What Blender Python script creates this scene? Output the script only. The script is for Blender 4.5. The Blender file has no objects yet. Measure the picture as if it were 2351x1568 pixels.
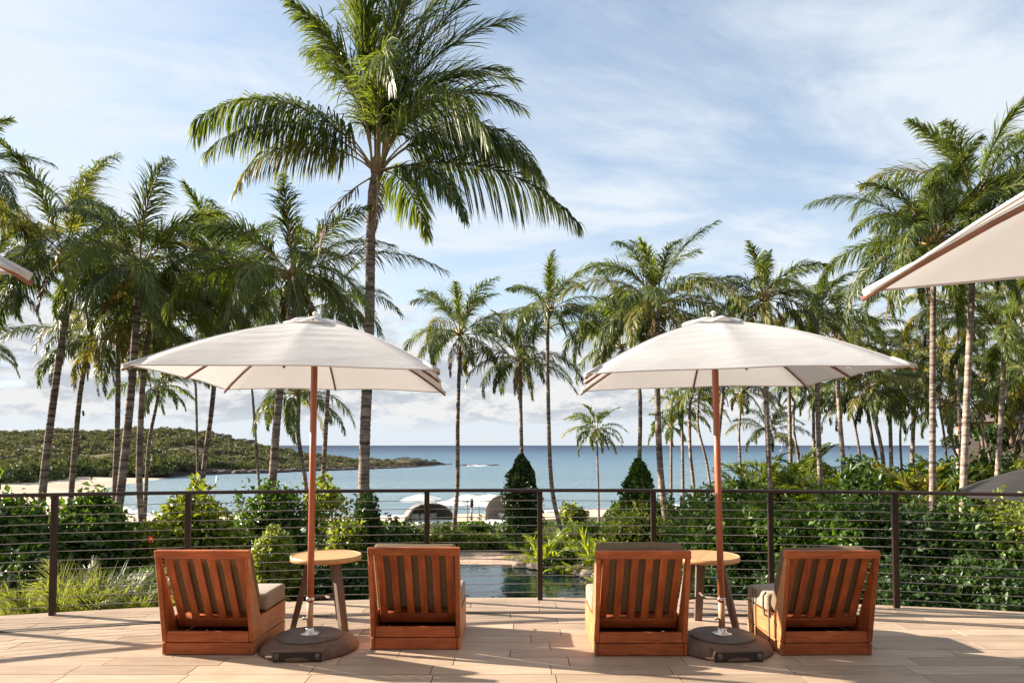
import bpy, bmesh, math, random
import numpy as np
from mathutils import Vector, Matrix

R = math.radians
scene = bpy.context.scene
COL = scene.collection

# ------------------------------------------------------------------ camera
# pixel units below: the photograph at 2351 x 1568
F, CX, CY, EYE, PITCH = 1650.0, 1175.5, 784.0, 1.5, R(2.2)
SH = 238.0 - F * math.tan(PITCH)
cd = bpy.data.cameras.new('camera')
cam = bpy.data.objects.new('camera', cd); COL.objects.link(cam)
cam.location = (0, 0, EYE); cam.rotation_euler = (R(90) + PITCH, 0, 0)
cd.sensor_width = 36.0; cd.lens = F / 2351.0 * 36.0
cd.shift_y = SH / 2351.0
cd.clip_start = 0.05; cd.clip_end = 60000
scene.camera = cam

# ------------------------------------------------------------------ light
SUNV = Vector((2.43, -0.64, -1.05)).normalized()      # the way sunlight travels
SUN_EL = math.asin(-SUNV.z)
SUN_AZ = math.atan2(-SUNV.x, -SUNV.y)                 # clockwise from +Y
world = bpy.data.worlds.new('World'); scene.world = world; world.use_nodes = True
def build_world():
    nt = world.node_tree; N = nt.nodes; L = nt.links
    N.clear()
    out = N.new('ShaderNodeOutputWorld')
    sky = N.new('ShaderNodeTexSky'); sky.sky_type = 'NISHITA'; sky.sun_disc = False
    sky.sun_elevation = SUN_EL; sky.sun_rotation = SUN_AZ % (2 * math.pi)
    sky.air_density = 1.0; sky.dust_density = 0.6; sky.ozone_density = 1.0; sky.altitude = 10
    bg = N.new('ShaderNodeBackground'); bg.inputs['Strength'].default_value = 0.070
    L.new(sky.outputs[0], bg.inputs['Color'])
    tc = N.new('ShaderNodeTexCoord')
    sep = N.new('ShaderNodeSeparateXYZ'); L.new(tc.outputs['Generated'], sep.inputs[0])
    def math_(op, a, b=None, clamp=False):
        n = N.new('ShaderNodeMath'); n.operation = op; n.use_clamp = clamp
        for i, v in enumerate((a, b)):
            if v is None: continue
            if isinstance(v, (int, float)): n.inputs[i].default_value = v
            else: L.new(v, n.inputs[i])
        return n.outputs[0]
    def ramp(v, a, b, lo=0.0, hi=1.0):
        n = N.new('ShaderNodeMapRange'); n.interpolation_type = 'SMOOTHSTEP'
        L.new(v, n.inputs['Value'])
        n.inputs['From Min'].default_value = a; n.inputs['From Max'].default_value = b
        n.inputs['To Min'].default_value = lo; n.inputs['To Max'].default_value = hi
        return n.outputs[0]
    def noise(vec, scale, detail=6, rough=0.55, dist=0.0):
        n = N.new('ShaderNodeTexNoise'); L.new(vec, n.inputs['Vector'])
        n.inputs['Scale'].default_value = scale; n.inputs['Detail'].default_value = detail
        n.inputs['Roughness'].default_value = rough; n.inputs['Distortion'].default_value = dist
        return n.outputs['Fac']
    def comb(x, y, z):
        n = N.new('ShaderNodeCombineXYZ')
        for i, v in enumerate((x, y, z)):
            if isinstance(v, (int, float)): n.inputs[i].default_value = v
            else: L.new(v, n.inputs[i])
        return n.outputs[0]
    x, y, z = sep.outputs
    zc = math_('MAXIMUM', z, 0.0)
    h = math_('ADD', zc, 0.10)
    px, py = math_('DIVIDE', x, h), math_('DIVIDE', y, h)
    # thin streaky high cloud, a plane seen from below
    rx = math_('ADD', math_('MULTIPLY', px, 0.62), math_('MULTIPLY', py, 0.25))
    ry = math_('ADD', math_('MULTIPLY', px, -0.25), math_('MULTIPLY', py, 0.85))
    v1 = comb(math_('ADD', rx, 2.1), ry, 8.7)
    n1 = noise(v1, 1.15, 9, 0.58, 0.7)
    n2 = noise(comb(px, py, 9.1), 0.28, 3, 0.5, 0.0)
    n3 = noise(comb(math_('ADD', rx, 7.3), math_('MULTIPLY', ry, 1.7), 5.5), 2.4, 10, 0.62, 0.9)
    cir = ramp(math_('ADD', math_('ADD', math_('MULTIPLY', n1, 0.58), math_('MULTIPLY', n3, 0.26)), math_('MULTIPLY', n2, 0.46)), 0.53, 0.80)
    # haze veil, thicker to the left (towards the sun) and near the horizon
    veil = math_('ADD', ramp(z, 0.50, 0.02, 0.28, 0.60), ramp(x, -0.02, -0.62, 0.0, 0.24))
    veil = math_('ADD', veil, ramp(z, 0.16, 0.0, 0.0, 0.55))
    thin = math_('MINIMUM', math_('ADD', math_('MULTIPLY', cir, 1.0), math_('MULTIPLY', veil, 0.75)), 0.96)
    # heaped cloud bank low over the sea
    az = math_('ARCTAN2', x, y)
    v2 = comb(math_('MULTIPLY', az, 1.0), math_('MULTIPLY', z, 2.3), 1.3)
    c1 = noise(v2, 9.0, 10, 0.60, 0.15)
    lay = math_('MULTIPLY', ramp(z, 0.012, 0.05), ramp(z, 0.26, 0.10))
    cum = ramp(math_('ADD', c1, math_('MULTIPLY', lay, 0.22)), 0.55, 0.66)
    cum = math_('MULTIPLY', cum, lay)
    # undersides greyer: same noise sampled a little higher
    v3 = comb(math_('MULTIPLY', az, 1.0), math_('MULTIPLY', math_('ADD', z, 0.014), 2.3), 1.3)
    c2 = noise(v3, 9.0, 10, 0.60, 0.15)
    shade = ramp(math_('SUBTRACT', c2, c1), -0.07, 0.06)
    def rgb(c):
        n = N.new('ShaderNodeRGB'); n.outputs[0].default_value = (*c, 1); return n.outputs[0]
    def mix(f, a, b):
        n = N.new('ShaderNodeMix'); n.data_type = 'RGBA'; L.new(f, n.inputs[0])
        L.new(a, n.inputs[6]); L.new(b, n.inputs[7]); return n.outputs[2]
    cc = mix(shade, rgb((0.27, 0.27, 0.27)), rgb((0.175, 0.187, 0.205)))
    bgt = N.new('ShaderNodeBackground'); L.new(mix(ramp(z, 0.0, 0.12), rgb((0.232, 0.255, 0.28)), rgb((0.255, 0.278, 0.302))), bgt.inputs['Color'])
    bgt.inputs['Strength'].default_value = 1.0
    bgc = N.new('ShaderNodeBackground'); L.new(cc, bgc.inputs['Color']); bgc.inputs['Strength'].default_value = 1.0
    m1 = N.new('ShaderNodeMixShader'); L.new(thin, m1.inputs[0]); L.new(bg.outputs[0], m1.inputs[1]); L.new(bgt.outputs[0], m1.inputs[2])
    m2 = N.new('ShaderNodeMixShader'); L.new(math_('MULTIPLY', cum, 0.96), m2.inputs[0]); L.new(m1.outputs[0], m2.inputs[1]); L.new(bgc.outputs[0], m2.inputs[2])
    L.new(m2.outputs[0], out.inputs['Surface'])
build_world()
sd = bpy.data.lights.new('sun', 'SUN'); sd.energy = 5.0; sd.angle = R(0.53); sd.color = (1.0, 0.88, 0.74)
sun = bpy.data.objects.new('sun', sd); COL.objects.link(sun)
sun.rotation_euler = SUNV.to_track_quat('-Z', 'Y').to_euler()
vs = scene.view_settings
vs.view_transform = 'Standard'; vs.look = 'None'; vs.gamma = 1.0; vs.use_curve_mapping = False; vs.exposure = 1.72
scene.cycles.max_bounces = 8; scene.cycles.transparent_max_bounces = 8

# ------------------------------------------------------------------ pixel to place
def ray(px, py):
    x = (px - CX) / F; y = -(py - CY - SH) / F
    return Vector((x, math.cos(PITCH) - y * math.sin(PITCH), math.sin(PITCH) + y * math.cos(PITCH)))
def at(px, py, Y):
    d = ray(px, py); t = Y / d.y
    return Vector((d.x * t, Y, EYE + d.z * t))
def on(px, py, z=0.0):
    d = ray(px, py); t = (z - EYE) / d.z
    return Vector((d.x * t, d.y * t, z))

# ------------------------------------------------------------------ helpers
def tag(o, label=None, cat=None, group=None, kind=None):
    if label: o['label'] = label
    if cat: o['category'] = cat
    if group: o['group'] = group
    if kind: o['kind'] = kind
    return o
def empty(name, loc, label, cat, group=None, rz=0.0):
    o = bpy.data.objects.new(name, None); COL.objects.link(o)
    o.location = loc; o.rotation_euler = (0, 0, rz); o.empty_display_size = 0.1
    return tag(o, label, cat, group)
def link(name, me, mats, parent=None, loc=None):
    o = bpy.data.objects.new(name, me); COL.objects.link(o)
    if mats is not None:
        for m in (mats if isinstance(mats, (list, tuple)) else [mats]): me.materials.append(m)
    if parent: o.parent = parent
    if loc is not None: o.location = loc
    return o
def npmesh(name, verts, quads=None, tris=None, mi=None, smooth=False):
    verts = np.asarray(verts, dtype=np.float32).reshape(-1, 3)
    me = bpy.data.meshes.new(name)
    nq = 0 if quads is None else len(quads); nt_ = 0 if tris is None else len(tris)
    idx = []
    if nq: idx.append(np.asarray(quads, dtype=np.int32).ravel())
    if nt_: idx.append(np.asarray(tris, dtype=np.int32).ravel())
    idx = np.concatenate(idx)
    starts = np.concatenate([np.arange(nq) * 4, nq * 4 + np.arange(nt_) * 3]).astype(np.int32)
    me.vertices.add(len(verts)); me.vertices.foreach_set('co', verts.ravel())
    me.loops.add(len(idx)); me.loops.foreach_set('vertex_index', idx)
    me.polygons.add(nq + nt_); me.polygons.foreach_set('loop_start', starts)
    if mi is not None: me.polygons.foreach_set('material_index', np.asarray(mi, dtype=np.int32))
    if smooth: me.polygons.foreach_set('use_smooth', np.ones(nq + nt_, dtype=bool))
    me.update(calc_edges=True); me.validate()
    return me
def bm_mesh(bm, name, smooth=False):
    bmesh.ops.recalc_face_normals(bm, faces=bm.faces)
    me = bpy.data.meshes.new(name); bm.to_mesh(me); bm.free()
    if smooth:
        for p in me.polygons: p.use_smooth = True
    return me
def box_bm(x0, x1, y0, y1, z0, z1, bev=0.0, bm=None, M=None, seg=1):
    own = bm is None
    b = bmesh.new()
    v = [b.verts.new((x, y, z)) for z in (z0, z1) for y in (y0, y1) for x in (x0, x1)]
    for f in ((0, 2, 3, 1), (4, 5, 7, 6), (0, 1, 5, 4), (2, 6, 7, 3), (0, 4, 6, 2), (1, 3, 7, 5)):
        b.faces.new([v[i] for i in f])
    if bev: bmesh.ops.bevel(b, geom=list(b.edges), offset=bev, segments=seg, affect='EDGES', profile=0.6)
    if M is not None: bmesh.ops.transform(b, matrix=M, verts=b.verts)
    if own: return b
    me = bpy.data.meshes.new('t'); b.to_mesh(me); b.free(); bm.from_mesh(me); bpy.data.meshes.remove(me)
    return bm
def prism_bm(poly, x0, x1, bev=0.0):
    b = bmesh.new()
    a = [b.verts.new((x0, p[0], p[1])) for p in poly]; c = [b.verts.new((x1, p[0], p[1])) for p in poly]
    n = len(poly)
    b.faces.new(a); b.faces.new(list(reversed(c)))
    for i in range(n): b.faces.new((a[i], a[(i + 1) % n], c[(i + 1) % n], c[i]))
    if bev: bmesh.ops.bevel(b, geom=list(b.edges), offset=bev, segments=1, affect='EDGES')
    return b
def lathe(profile, n=32, name='lathe', smooth=True, z_cap=True):
    V = []; Q = []; m = len(profile)
    for r, z in profile:
        for i in range(n):
            a = 2 * math.pi * i / n; V.append((r * math.cos(a), r * math.sin(a), z))
    for j in range(m - 1):
        for i in range(n):
            k = (i + 1) % n; Q.append((j * n + i, j * n + k, (j + 1) * n + k, (j + 1) * n + i))
    T = []
    if z_cap:
        for j, zz, fl in ((0, profile[0][1], True), (m - 1, profile[-1][1], False)):
            c = len(V); V.append((0, 0, zz))
            for i in range(n):
                k = (i + 1) % n
                T.append((c, j * n + k, j * n + i) if fl else (c, j * n + i, j * n + k))
    return npmesh(name, V, Q, T if T else None, smooth=smooth)
def tube(pts, rad, n=8, name='tube', smooth=True):
    pts = [Vector(p) for p in pts]; m = len(pts)
    if not hasattr(rad, '__len__'): rad = [rad] * m
    V = []; Q = []; T = []; up0 = None
    for i, p in enumerate(pts):
        t = (pts[min(i + 1, m - 1)] - pts[max(i - 1, 0)]).normalized()
        if up0 is None: up0 = t.orthogonal().normalized()
        u = (up0 - t * up0.dot(t)).normalized(); up0 = u; w = t.cross(u)
        for k in range(n):
            a = 2 * math.pi * k / n
            V.append(tuple(p + (u * math.cos(a) + w * math.sin(a)) * rad[i]))
    for i in range(m - 1):
        for k in range(n):
            l = (k + 1) % n; Q.append((i * n + k, i * n + l, (i + 1) * n + l, (i + 1) * n + k))
    for i, fl in ((0, True), (m - 1, False)):
        c = len(V); V.append(tuple(pts[i]))
        for k in range(n):
            l = (k + 1) % n
            T.append((c, i * n + l, i * n + k) if fl else (c, i * n + k, i * n + l))
    return npmesh(name, V, Q, T, smooth=smooth)
def flat_smooth(o, ang=35):
    return o

# ------------------------------------------------------------------ materials
def mat(name, base, rough=0.6, spec=0.5, metal=0.0, var=0.0, scale=8.0, stretch=(1, 1, 1), bump=0.0, bscale=None,
        hue2=None, objvar=0.0, detail=5.0, transl=0.0, sheen=0.0, coord='Object', bstretch=None):
    m = bpy.data.materials.new(name); m.use_nodes = True
    nt = m.node_tree; N = nt.nodes; L = nt.links
    b = N['Principled BSDF']
    b.inputs['Roughness'].default_value = rough; b.inputs['Metallic'].default_value = metal
    b.inputs['Specular IOR Level'].default_value = spec
    if sheen: b.inputs['Sheen Weight'].default_value = sheen
    tc = N.new('ShaderNodeTexCoord')
    mp = N.new('ShaderNodeMapping'); L.new(tc.outputs[coord], mp.inputs[0]); mp.inputs['Scale'].default_value = stretch
    oi = N.new('ShaderNodeObjectInfo')
    off = N.new('ShaderNodeVectorMath'); off.operation = 'SCALE'; 
    cmb = N.new('ShaderNodeCombineXYZ')
    for i in range(3): L.new(oi.outputs['Random'], cmb.inputs[i])
    L.new(cmb.outputs[0], off.inputs[0]); off.inputs['Scale'].default_value = 37.0 if coord == 'Object' else 0.0
    add = N.new('ShaderNodeVectorMath'); L.new(mp.outputs[0], add.inputs[0]); L.new(off.outputs[0], add.inputs[1])
    ns = N.new('ShaderNodeTexNoise'); L.new(add.outputs[0], ns.inputs['Vector'])
    ns.inputs['Scale'].default_value = scale; ns.inputs['Detail'].default_value = detail; ns.inputs['Roughness'].default_value = 0.6
    mx = N.new('ShaderNodeMix'); mx.data_type = 'RGBA'
    c2 = hue2 if hue2 else tuple(c * (1 - var) for c in base)
    c1 = base if hue2 else tuple(min(1, c * (1 + var)) for c in base)
    rp = N.new('ShaderNodeMapRange'); L.new(ns.outputs['Fac'], rp.inputs['Value'])
    rp.inputs['From Min'].default_value = 0.3; rp.inputs['From Max'].default_value = 0.7
    L.new(rp.outputs[0], mx.inputs[0]); mx.inputs[6].default_value = (*c2, 1); mx.inputs[7].default_value = (*c1, 1)
    col = mx.outputs[2]
    if objvar:
        hs = N.new('ShaderNodeHueSaturation'); L.new(col, hs.inputs['Color'])
        mr = N.new('ShaderNodeMapRange'); L.new(oi.outputs['Random'], mr.inputs['Value'])
        mr.inputs['To Min'].default_value = 1 - objvar; mr.inputs['To Max'].default_value = 1 + objvar
        L.new(mr.outputs[0], hs.inputs['Value']); col = hs.outputs[0]
    L.new(col, b.inputs['Base Color'])
    if bump:
        n2 = N.new('ShaderNodeTexNoise')
        mp2 = N.new('ShaderNodeMapping'); L.new(tc.outputs[coord], mp2.inputs[0]); mp2.inputs['Scale'].default_value = bstretch or stretch
        L.new(mp2.outputs[0], n2.inputs['Vector'])
        n2.inputs['Scale'].default_value = bscale or scale * 3; n2.inputs['Detail'].default_value = 4
        bp = N.new('ShaderNodeBump'); bp.inputs['Strength'].default_value = bump; bp.inputs['Distance'].default_value = 0.01
        L.new(n2.outputs['Fac'], bp.inputs['Height']); L.new(bp.outputs[0], b.inputs['Normal'])
    if transl:
        tr = N.new('ShaderNodeBsdfTranslucent'); L.new(col, tr.inputs['Color'])
        ms = N.new('ShaderNodeMixShader'); ms.inputs[0].default_value = transl
        L.new(b.outputs[0], ms.inputs[1]); L.new(tr.outputs[0], ms.inputs[2])
        L.new(ms.outputs[0], N['Material Output'].inputs['Surface'])
    return m

def leafmat(name, c1, c2, transl=0.35, rough=0.45, scale=1.2, spec=0.4, tcol=None):
    """leaf: colour drifts leaf to leaf through space, thin and lets light through yellow-green"""
    m = bpy.data.materials.new(name); m.use_nodes = True
    nt = m.node_tree; N = nt.nodes; L = nt.links
    b = N['Principled BSDF']; b.inputs['Roughness'].default_value = rough; b.inputs['Specular IOR Level'].default_value = spec
    g = N.new('ShaderNodeNewGeometry'); oi = N.new('ShaderNodeObjectInfo')
    wn = N.new('ShaderNodeTexNoise'); L.new(g.outputs['Position'], wn.inputs['Vector']); wn.inputs['Scale'].default_value = scale
    wn.inputs['Detail'].default_value = 3
    ri = g.outputs['Random Per Island']
    a = N.new('ShaderNodeMath'); a.operation = 'MULTIPLY_ADD'; L.new(wn.outputs['Fac'], a.inputs[0]); a.inputs[1].default_value = 1.2
    a.inputs[2].default_value = -0.55
    a2 = N.new('ShaderNodeMath'); a2.operation = 'MULTIPLY_ADD'; L.new(ri, a2.inputs[0]); a2.inputs[1].default_value = 0.7; L.new(a.outputs[0], a2.inputs[2])
    a3 = N.new('ShaderNodeMath'); a3.operation = 'MULTIPLY_ADD'; a3.use_clamp = True; L.new(oi.outputs['Random'], a3.inputs[0]); a3.inputs[1].default_value = 0.35; L.new(a2.outputs[0], a3.inputs[2])
    mx = N.new('ShaderNodeMix'); mx.data_type = 'RGBA'; L.new(a3.outputs[0], mx.inputs[0])
    mx.inputs[6].default_value = (*c1, 1); mx.inputs[7].default_value = (*c2, 1)
    L.new(mx.outputs[2], b.inputs['Base Color'])
    tr = N.new('ShaderNodeBsdfTranslucent')
    mt = N.new('ShaderNodeMix'); mt.data_type = 'RGBA'; mt.blend_type = 'MULTIPLY'; mt.inputs[0].default_value = 1.0
    L.new(mx.outputs[2], mt.inputs[6]); mt.inputs[7].default_value = (*(tcol or (2.2, 2.0, 0.7)), 1)
    L.new(mt.outputs[2], tr.inputs['Color'])
    ms = N.new('ShaderNodeMixShader'); ms.inputs[0].default_value = transl
    L.new(b.outputs[0], ms.inputs[1]); L.new(tr.outputs[0], ms.inputs[2])
    L.new(ms.outputs[0], N['Material Output'].inputs['Surface'])
    return m

M = {}
M['plank'] = mat('deck_plank', (0.48, 0.365, 0.265), rough=0.55, spec=0.35, hue2=(0.35, 0.252, 0.175), scale=3.0, stretch=(1.0, 14, 14), objvar=0.17, bump=0.06, bscale=5.0, detail=10)
def add_grime(m, amt=0.25, sc=0.9):
    nt = m.node_tree; N = nt.nodes; L = nt.links; b = N['Principled BSDF']; old = b.inputs['Base Color'].links[0].from_socket
    g = N.new('ShaderNodeNewGeometry'); n = N.new('ShaderNodeTexNoise'); L.new(g.outputs['Position'], n.inputs['Vector'])
    n.inputs['Scale'].default_value = sc; n.inputs['Detail'].default_value = 9; n.inputs['Roughness'].default_value = 0.65
    r_ = N.new('ShaderNodeMapRange'); L.new(n.outputs['Fac'], r_.inputs['Value']); r_.inputs['From Min'].default_value = 0.35; r_.inputs['From Max'].default_value = 0.62
    r_.inputs['To Min'].default_value = 1 - amt; r_.inputs['To Max'].default_value = 1.04
    c = N.new('ShaderNodeCombineColor')
    for i in range(3): L.new(r_.outputs[0], c.inputs[i])
    mx = N.new('ShaderNodeMix'); mx.data_type = 'RGBA'; mx.blend_type = 'MULTIPLY'; mx.inputs[0].default_value = 1
    L.new(old, mx.inputs[6]); L.new(c.outputs[0], mx.inputs[7]); L.new(mx.outputs[2], b.inputs['Base Color'])
add_grime(M['plank'], 0.17, 1.3)
M['grout'] = mat('deck_joint', (0.13, 0.09, 0.065), rough=0.9, var=0.2)
M['drain'] = mat('drain_grate', (0.10, 0.075, 0.055), rough=0.5, var=0.25, scale=40, metal=0.2)
M['bronze'] = mat('railing_bronze', (0.020, 0.009, 0.007), rough=0.38, spec=0.5, var=0.35, scale=12, bump=0.03)
M['steel'] = mat('cable_steel', (0.34, 0.32, 0.31), rough=0.45, metal=0.5, var=0.1)
M['chrome'] = mat('chrome', (0.65, 0.62, 0.58), rough=0.22, metal=0.95, var=0.08)
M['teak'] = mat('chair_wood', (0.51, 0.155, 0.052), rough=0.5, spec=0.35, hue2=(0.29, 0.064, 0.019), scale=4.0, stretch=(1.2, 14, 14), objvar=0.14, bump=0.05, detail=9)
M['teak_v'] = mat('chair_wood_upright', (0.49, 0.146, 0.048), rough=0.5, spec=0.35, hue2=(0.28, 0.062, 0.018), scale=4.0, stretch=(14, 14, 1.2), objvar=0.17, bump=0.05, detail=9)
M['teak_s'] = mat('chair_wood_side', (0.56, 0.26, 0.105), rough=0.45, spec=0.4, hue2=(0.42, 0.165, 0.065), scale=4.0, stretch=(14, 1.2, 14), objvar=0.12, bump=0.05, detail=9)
for k_ in ('teak', 'teak_v', 'teak_s'): add_grime(M[k_], 0.30, 5.0)
M['dark'] = mat('dark_foot', (0.03, 0.02, 0.016), rough=0.7, var=0.3)
M['cushion'] = mat('cushion_cloth', (0.35, 0.285, 0.215), rough=0.9, spec=0.1, hue2=(0.22, 0.175, 0.13), scale=90, bump=0.25, bscale=160, objvar=0.05, sheen=0.2)
M['cushion_back'] = mat('back_cushion_cloth', (0.20, 0.15, 0.095), rough=0.9, spec=0.1, hue2=(0.12, 0.088, 0.055), scale=90, bump=0.25, bscale=160)
M['piping'] = mat('cushion_piping', (0.26, 0.20, 0.15), rough=0.9, spec=0.1, var=0.2)
M['strap'] = mat('strap_webbing', (0.11, 0.09, 0.07), rough=0.8, var=0.2, scale=60)
M['canvas'] = mat('parasol_canvas', (0.66, 0.665, 0.665), rough=0.85, spec=0.1, hue2=(0.59, 0.59, 0.585), scale=1.6, transl=0.27, bump=0.5, bscale=4, bstretch=(1, 3, 3), detail=8)
M['seam'] = mat('canvas_seam', (0.58, 0.55, 0.52), rough=0.9, spec=0.1, var=0.05)
add_grime(M['canvas'], 0.10, 1.6)
M['pole'] = mat('parasol_pole_wood', (0.42, 0.135, 0.062), rough=0.35, spec=0.5, hue2=(0.30, 0.085, 0.04), scale=3, stretch=(20, 20, 1))
M['sleeve'] = mat('parasol_sleeve', (0.36, 0.24, 0.15), rough=0.40, spec=0.5, metal=0.0, var=0.12, scale=5, stretch=(20, 20, 1))
M['rib'] = mat('parasol_rib_wood', (0.20, 0.085, 0.05), rough=0.5, var=0.25)
M['base'] = mat('parasol_base_concrete', (0.15, 0.09, 0.06), rough=0.75, var=0.2, scale=14, bump=0.3, bscale=60)
M['base_top'] = mat('parasol_base_plate', (0.12, 0.095, 0.08), rough=0.6, var=0.15, scale=20, bump=0.1)
M['tabletop'] = mat('table_wood', (0.60, 0.36, 0.17), rough=0.45, spec=0.4, hue2=(0.44, 0.235, 0.10), scale=3.2, stretch=(1.2, 12, 12), bump=0.05, detail=9, objvar=0.08)
add_grime(M['base'], 0.4, 6.0); add_grime(M['base_top'], 0.35, 9.0)
M['tableleg'] = mat('table_leg_wood', (0.13, 0.085, 0.06), rough=0.6, var=0.3, scale=5, stretch=(12, 12, 1), bump=0.05)
M['trunk'] = None
M['frond'] = leafmat('palm_leaflet', (0.016, 0.034, 0.009), (0.130, 0.175, 0.036), transl=0.35, rough=0.42, spec=0.45, scale=0.9)
M['frond_dry'] = leafmat('palm_leaflet_yellowing', (0.08, 0.10, 0.022), (0.25, 0.23, 0.05), transl=0.30, rough=0.45, scale=0.9)
M['frond_dead'] = leafmat('dead_leaflet', (0.07, 0.045, 0.025), (0.20, 0.13, 0.07), transl=0.15, rough=0.7, scale=2, tcol=(1.2, 1.0, 0.7))
M['rachis'] = mat('palm_rachis', (0.26, 0.24, 0.07), rough=0.5, hue2=(0.30, 0.17, 0.06), scale=2)
M['leaf'] = leafmat('shrub_leaf', (0.016, 0.044, 0.007), (0.095, 0.170, 0.022), transl=0.30, rough=0.42, scale=1.6)
M['leaf_bright'] = leafmat('shrub_leaf_yellow_green', (0.055, 0.095, 0.012), (0.20, 0.24, 0.035), transl=0.34, rough=0.42, scale=1.6)
M['leaf_dark'] = leafmat('vine_leaf', (0.014, 0.036, 0.009), (0.045, 0.085, 0.016), transl=0.22, rough=0.42, scale=1.8)
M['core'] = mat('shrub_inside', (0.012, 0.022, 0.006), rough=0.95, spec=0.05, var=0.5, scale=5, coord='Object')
M['stem'] = mat('woody_stem', (0.13, 0.09, 0.06), rough=0.85, var=0.35, scale=12)
M['sand'] = mat('beach_sand', (0.50, 0.40, 0.30), rough=0.95, spec=0.1, var=0.1, scale=0.08, coord='Object', bump=0.2, bscale=0.6)
M['soil'] = mat('garden_soil', (0.05, 0.058, 0.022), rough=0.95, spec=0.1, hue2=(0.075, 0.055, 0.035), scale=0.5, coord='Object')
M['lawn'] = mat('lawn', (0.07, 0.12, 0.02), rough=0.9, spec=0.1, var=0.3, scale=3)
M['paving'] = mat('pool_paving', (0.42, 0.30, 0.22), rough=0.75, var=0.15, scale=1.0, objvar=0.1)
M['rock'] = mat('lava_rock', (0.075, 0.058, 0.05), rough=0.9, var=0.45, scale=2.0, bump=0.6, bscale=6, objvar=0.2)
M['rock_pale'] = mat('pool_rock', (0.15, 0.12, 0.095), rough=0.9, var=0.4, scale=3.0, bump=0.6, bscale=9, objvar=0.25)
M['white'] = mat('white_canvas', (0.80, 0.78, 0.75), rough=0.8, spec=0.2, var=0.04, transl=0.2)
M['towel'] = mat('white_towel', (0.78, 0.80, 0.82), rough=0.9, spec=0.1, var=0.04)
M['grey_canvas'] = mat('grey_canvas', (0.30, 0.28, 0.27), rough=0.85, spec=0.1, var=0.15, scale=6)
M['wicker'] = mat('wicker', (0.22, 0.19, 0.165), rough=0.8, var=0.3, scale=20, bump=0.3)
M['fibre'] = mat('palm_fibre', (0.27, 0.15, 0.075), rough=0.9, hue2=(0.13, 0.10, 0.05), scale=9, bump=0.4)
M['coconut'] = mat('coconut_husk', (0.34, 0.33, 0.06), rough=0.5, var=0.25, scale=4, objvar=0.2)
M['wall'] = mat('house_wall', (0.28, 0.11, 0.06), rough=0.8, var=0.15, scale=2)
M['roof'] = mat('house_roof', (0.07, 0.05, 0.045), rough=0.8, var=0.3, scale=6)
M['glass'] = mat('window_glass', (0.02, 0.025, 0.03), rough=0.08, spec=0.8)
M['hull'] = mat('boat_hull', (0.8, 0.8, 0.8), rough=0.4)
M['cream'] = mat('pale_stucco', (0.62, 0.42, 0.30), rough=0.8, var=0.1)
M['slate'] = mat('dark_tent_cloth', (0.025, 0.022, 0.022), rough=0.7, var=0.25, scale=3, bump=0.1)
M['petal'] = mat('white_petal', (0.85, 0.83, 0.78), rough=0.6, transl=0.3)
M['redpetal'] = mat('red_petal', (0.55, 0.04, 0.02), rough=0.6, transl=0.3)

def trunk_mat():
    m = bpy.data.materials.new('palm_bark'); m.use_nodes = True
    nt = m.node_tree; N = nt.nodes; L = nt.links; b = N['Principled BSDF']
    b.inputs['Roughness'].default_value = 0.85; b.inputs['Specular IOR Level'].default_value = 0.15
    tc = N.new('ShaderNodeTexCoord'); oi = N.new('ShaderNodeObjectInfo')
    n1 = N.new('ShaderNodeTexNoise'); L.new(tc.outputs['Object'], n1.inputs['Vector']); n1.inputs['Scale'].default_value = 7; n1.inputs['Detail'].default_value = 6
    mp = N.new('ShaderNodeMapping'); L.new(tc.outputs['Object'], mp.inputs[0]); mp.inputs['Scale'].default_value = (0.6, 0.6, 6.0)
    n2 = N.new('ShaderNodeTexNoise'); L.new(mp.outputs[0], n2.inputs['Vector']); n2.inputs['Scale'].default_value = 2.2; n2.inputs['Detail'].default_value = 5
    mx = N.new('ShaderNodeMix'); mx.data_type = 'RGBA'
    r1 = N.new('ShaderNodeMapRange'); L.new(n2.outputs['Fac'], r1.inputs['Value']); r1.inputs['From Min'].default_value = 0.38; r1.inputs['From Max'].default_value = 0.6
    L.new(r1.outputs[0], mx.inputs[0]); mx.inputs[6].default_value = (0.10, 0.072, 0.058, 1); mx.inputs[7].default_value = (0.35, 0.28, 0.23, 1)
    mx2 = N.new('ShaderNodeMix'); mx2.data_type = 'RGBA'; mx2.blend_type = 'MULTIPLY'; mx2.inputs[0].default_value = 0.8
    r2 = N.new('ShaderNodeMapRange'); L.new(n1.outputs['Fac'], r2.inputs['Value']); r2.inputs['From Min'].default_value = 0.3; r2.inputs['From Max'].default_value = 0.7
    r2.inputs['To Min'].default_value = 0.45; r2.inputs['To Max'].default_value = 1.15
    cb = N.new('ShaderNodeCombineColor')
    for i in range(3): L.new(r2.outputs[0], cb.inputs[i])
    L.new(mx.outputs[2], mx2.inputs[6]); L.new(cb.outputs[0], mx2.inputs[7])
    L.new(mx2.outputs[2], b.inputs['Base Color'])
    bp = N.new('ShaderNodeBump'); bp.inputs['Strength'].default_value = 0.7; bp.inputs['Distance'].default_value = 0.02
    L.new(n1.outputs['Fac'], bp.inputs['Height']); L.new(bp.outputs[0], b.inputs['Normal'])
    return m
M['trunk'] = trunk_mat()
M['trunk_pale'] = M['trunk'].copy(); M['trunk_pale'].name = 'palm_bark_pale'
for n in M['trunk_pale'].node_tree.nodes:
    if n.type == 'MIX' and n.blend_type == 'MIX':
        n.inputs[6].default_value = (0.20, 0.15, 0.12, 1); n.inputs[7].default_value = (0.46, 0.38, 0.31, 1)

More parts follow.
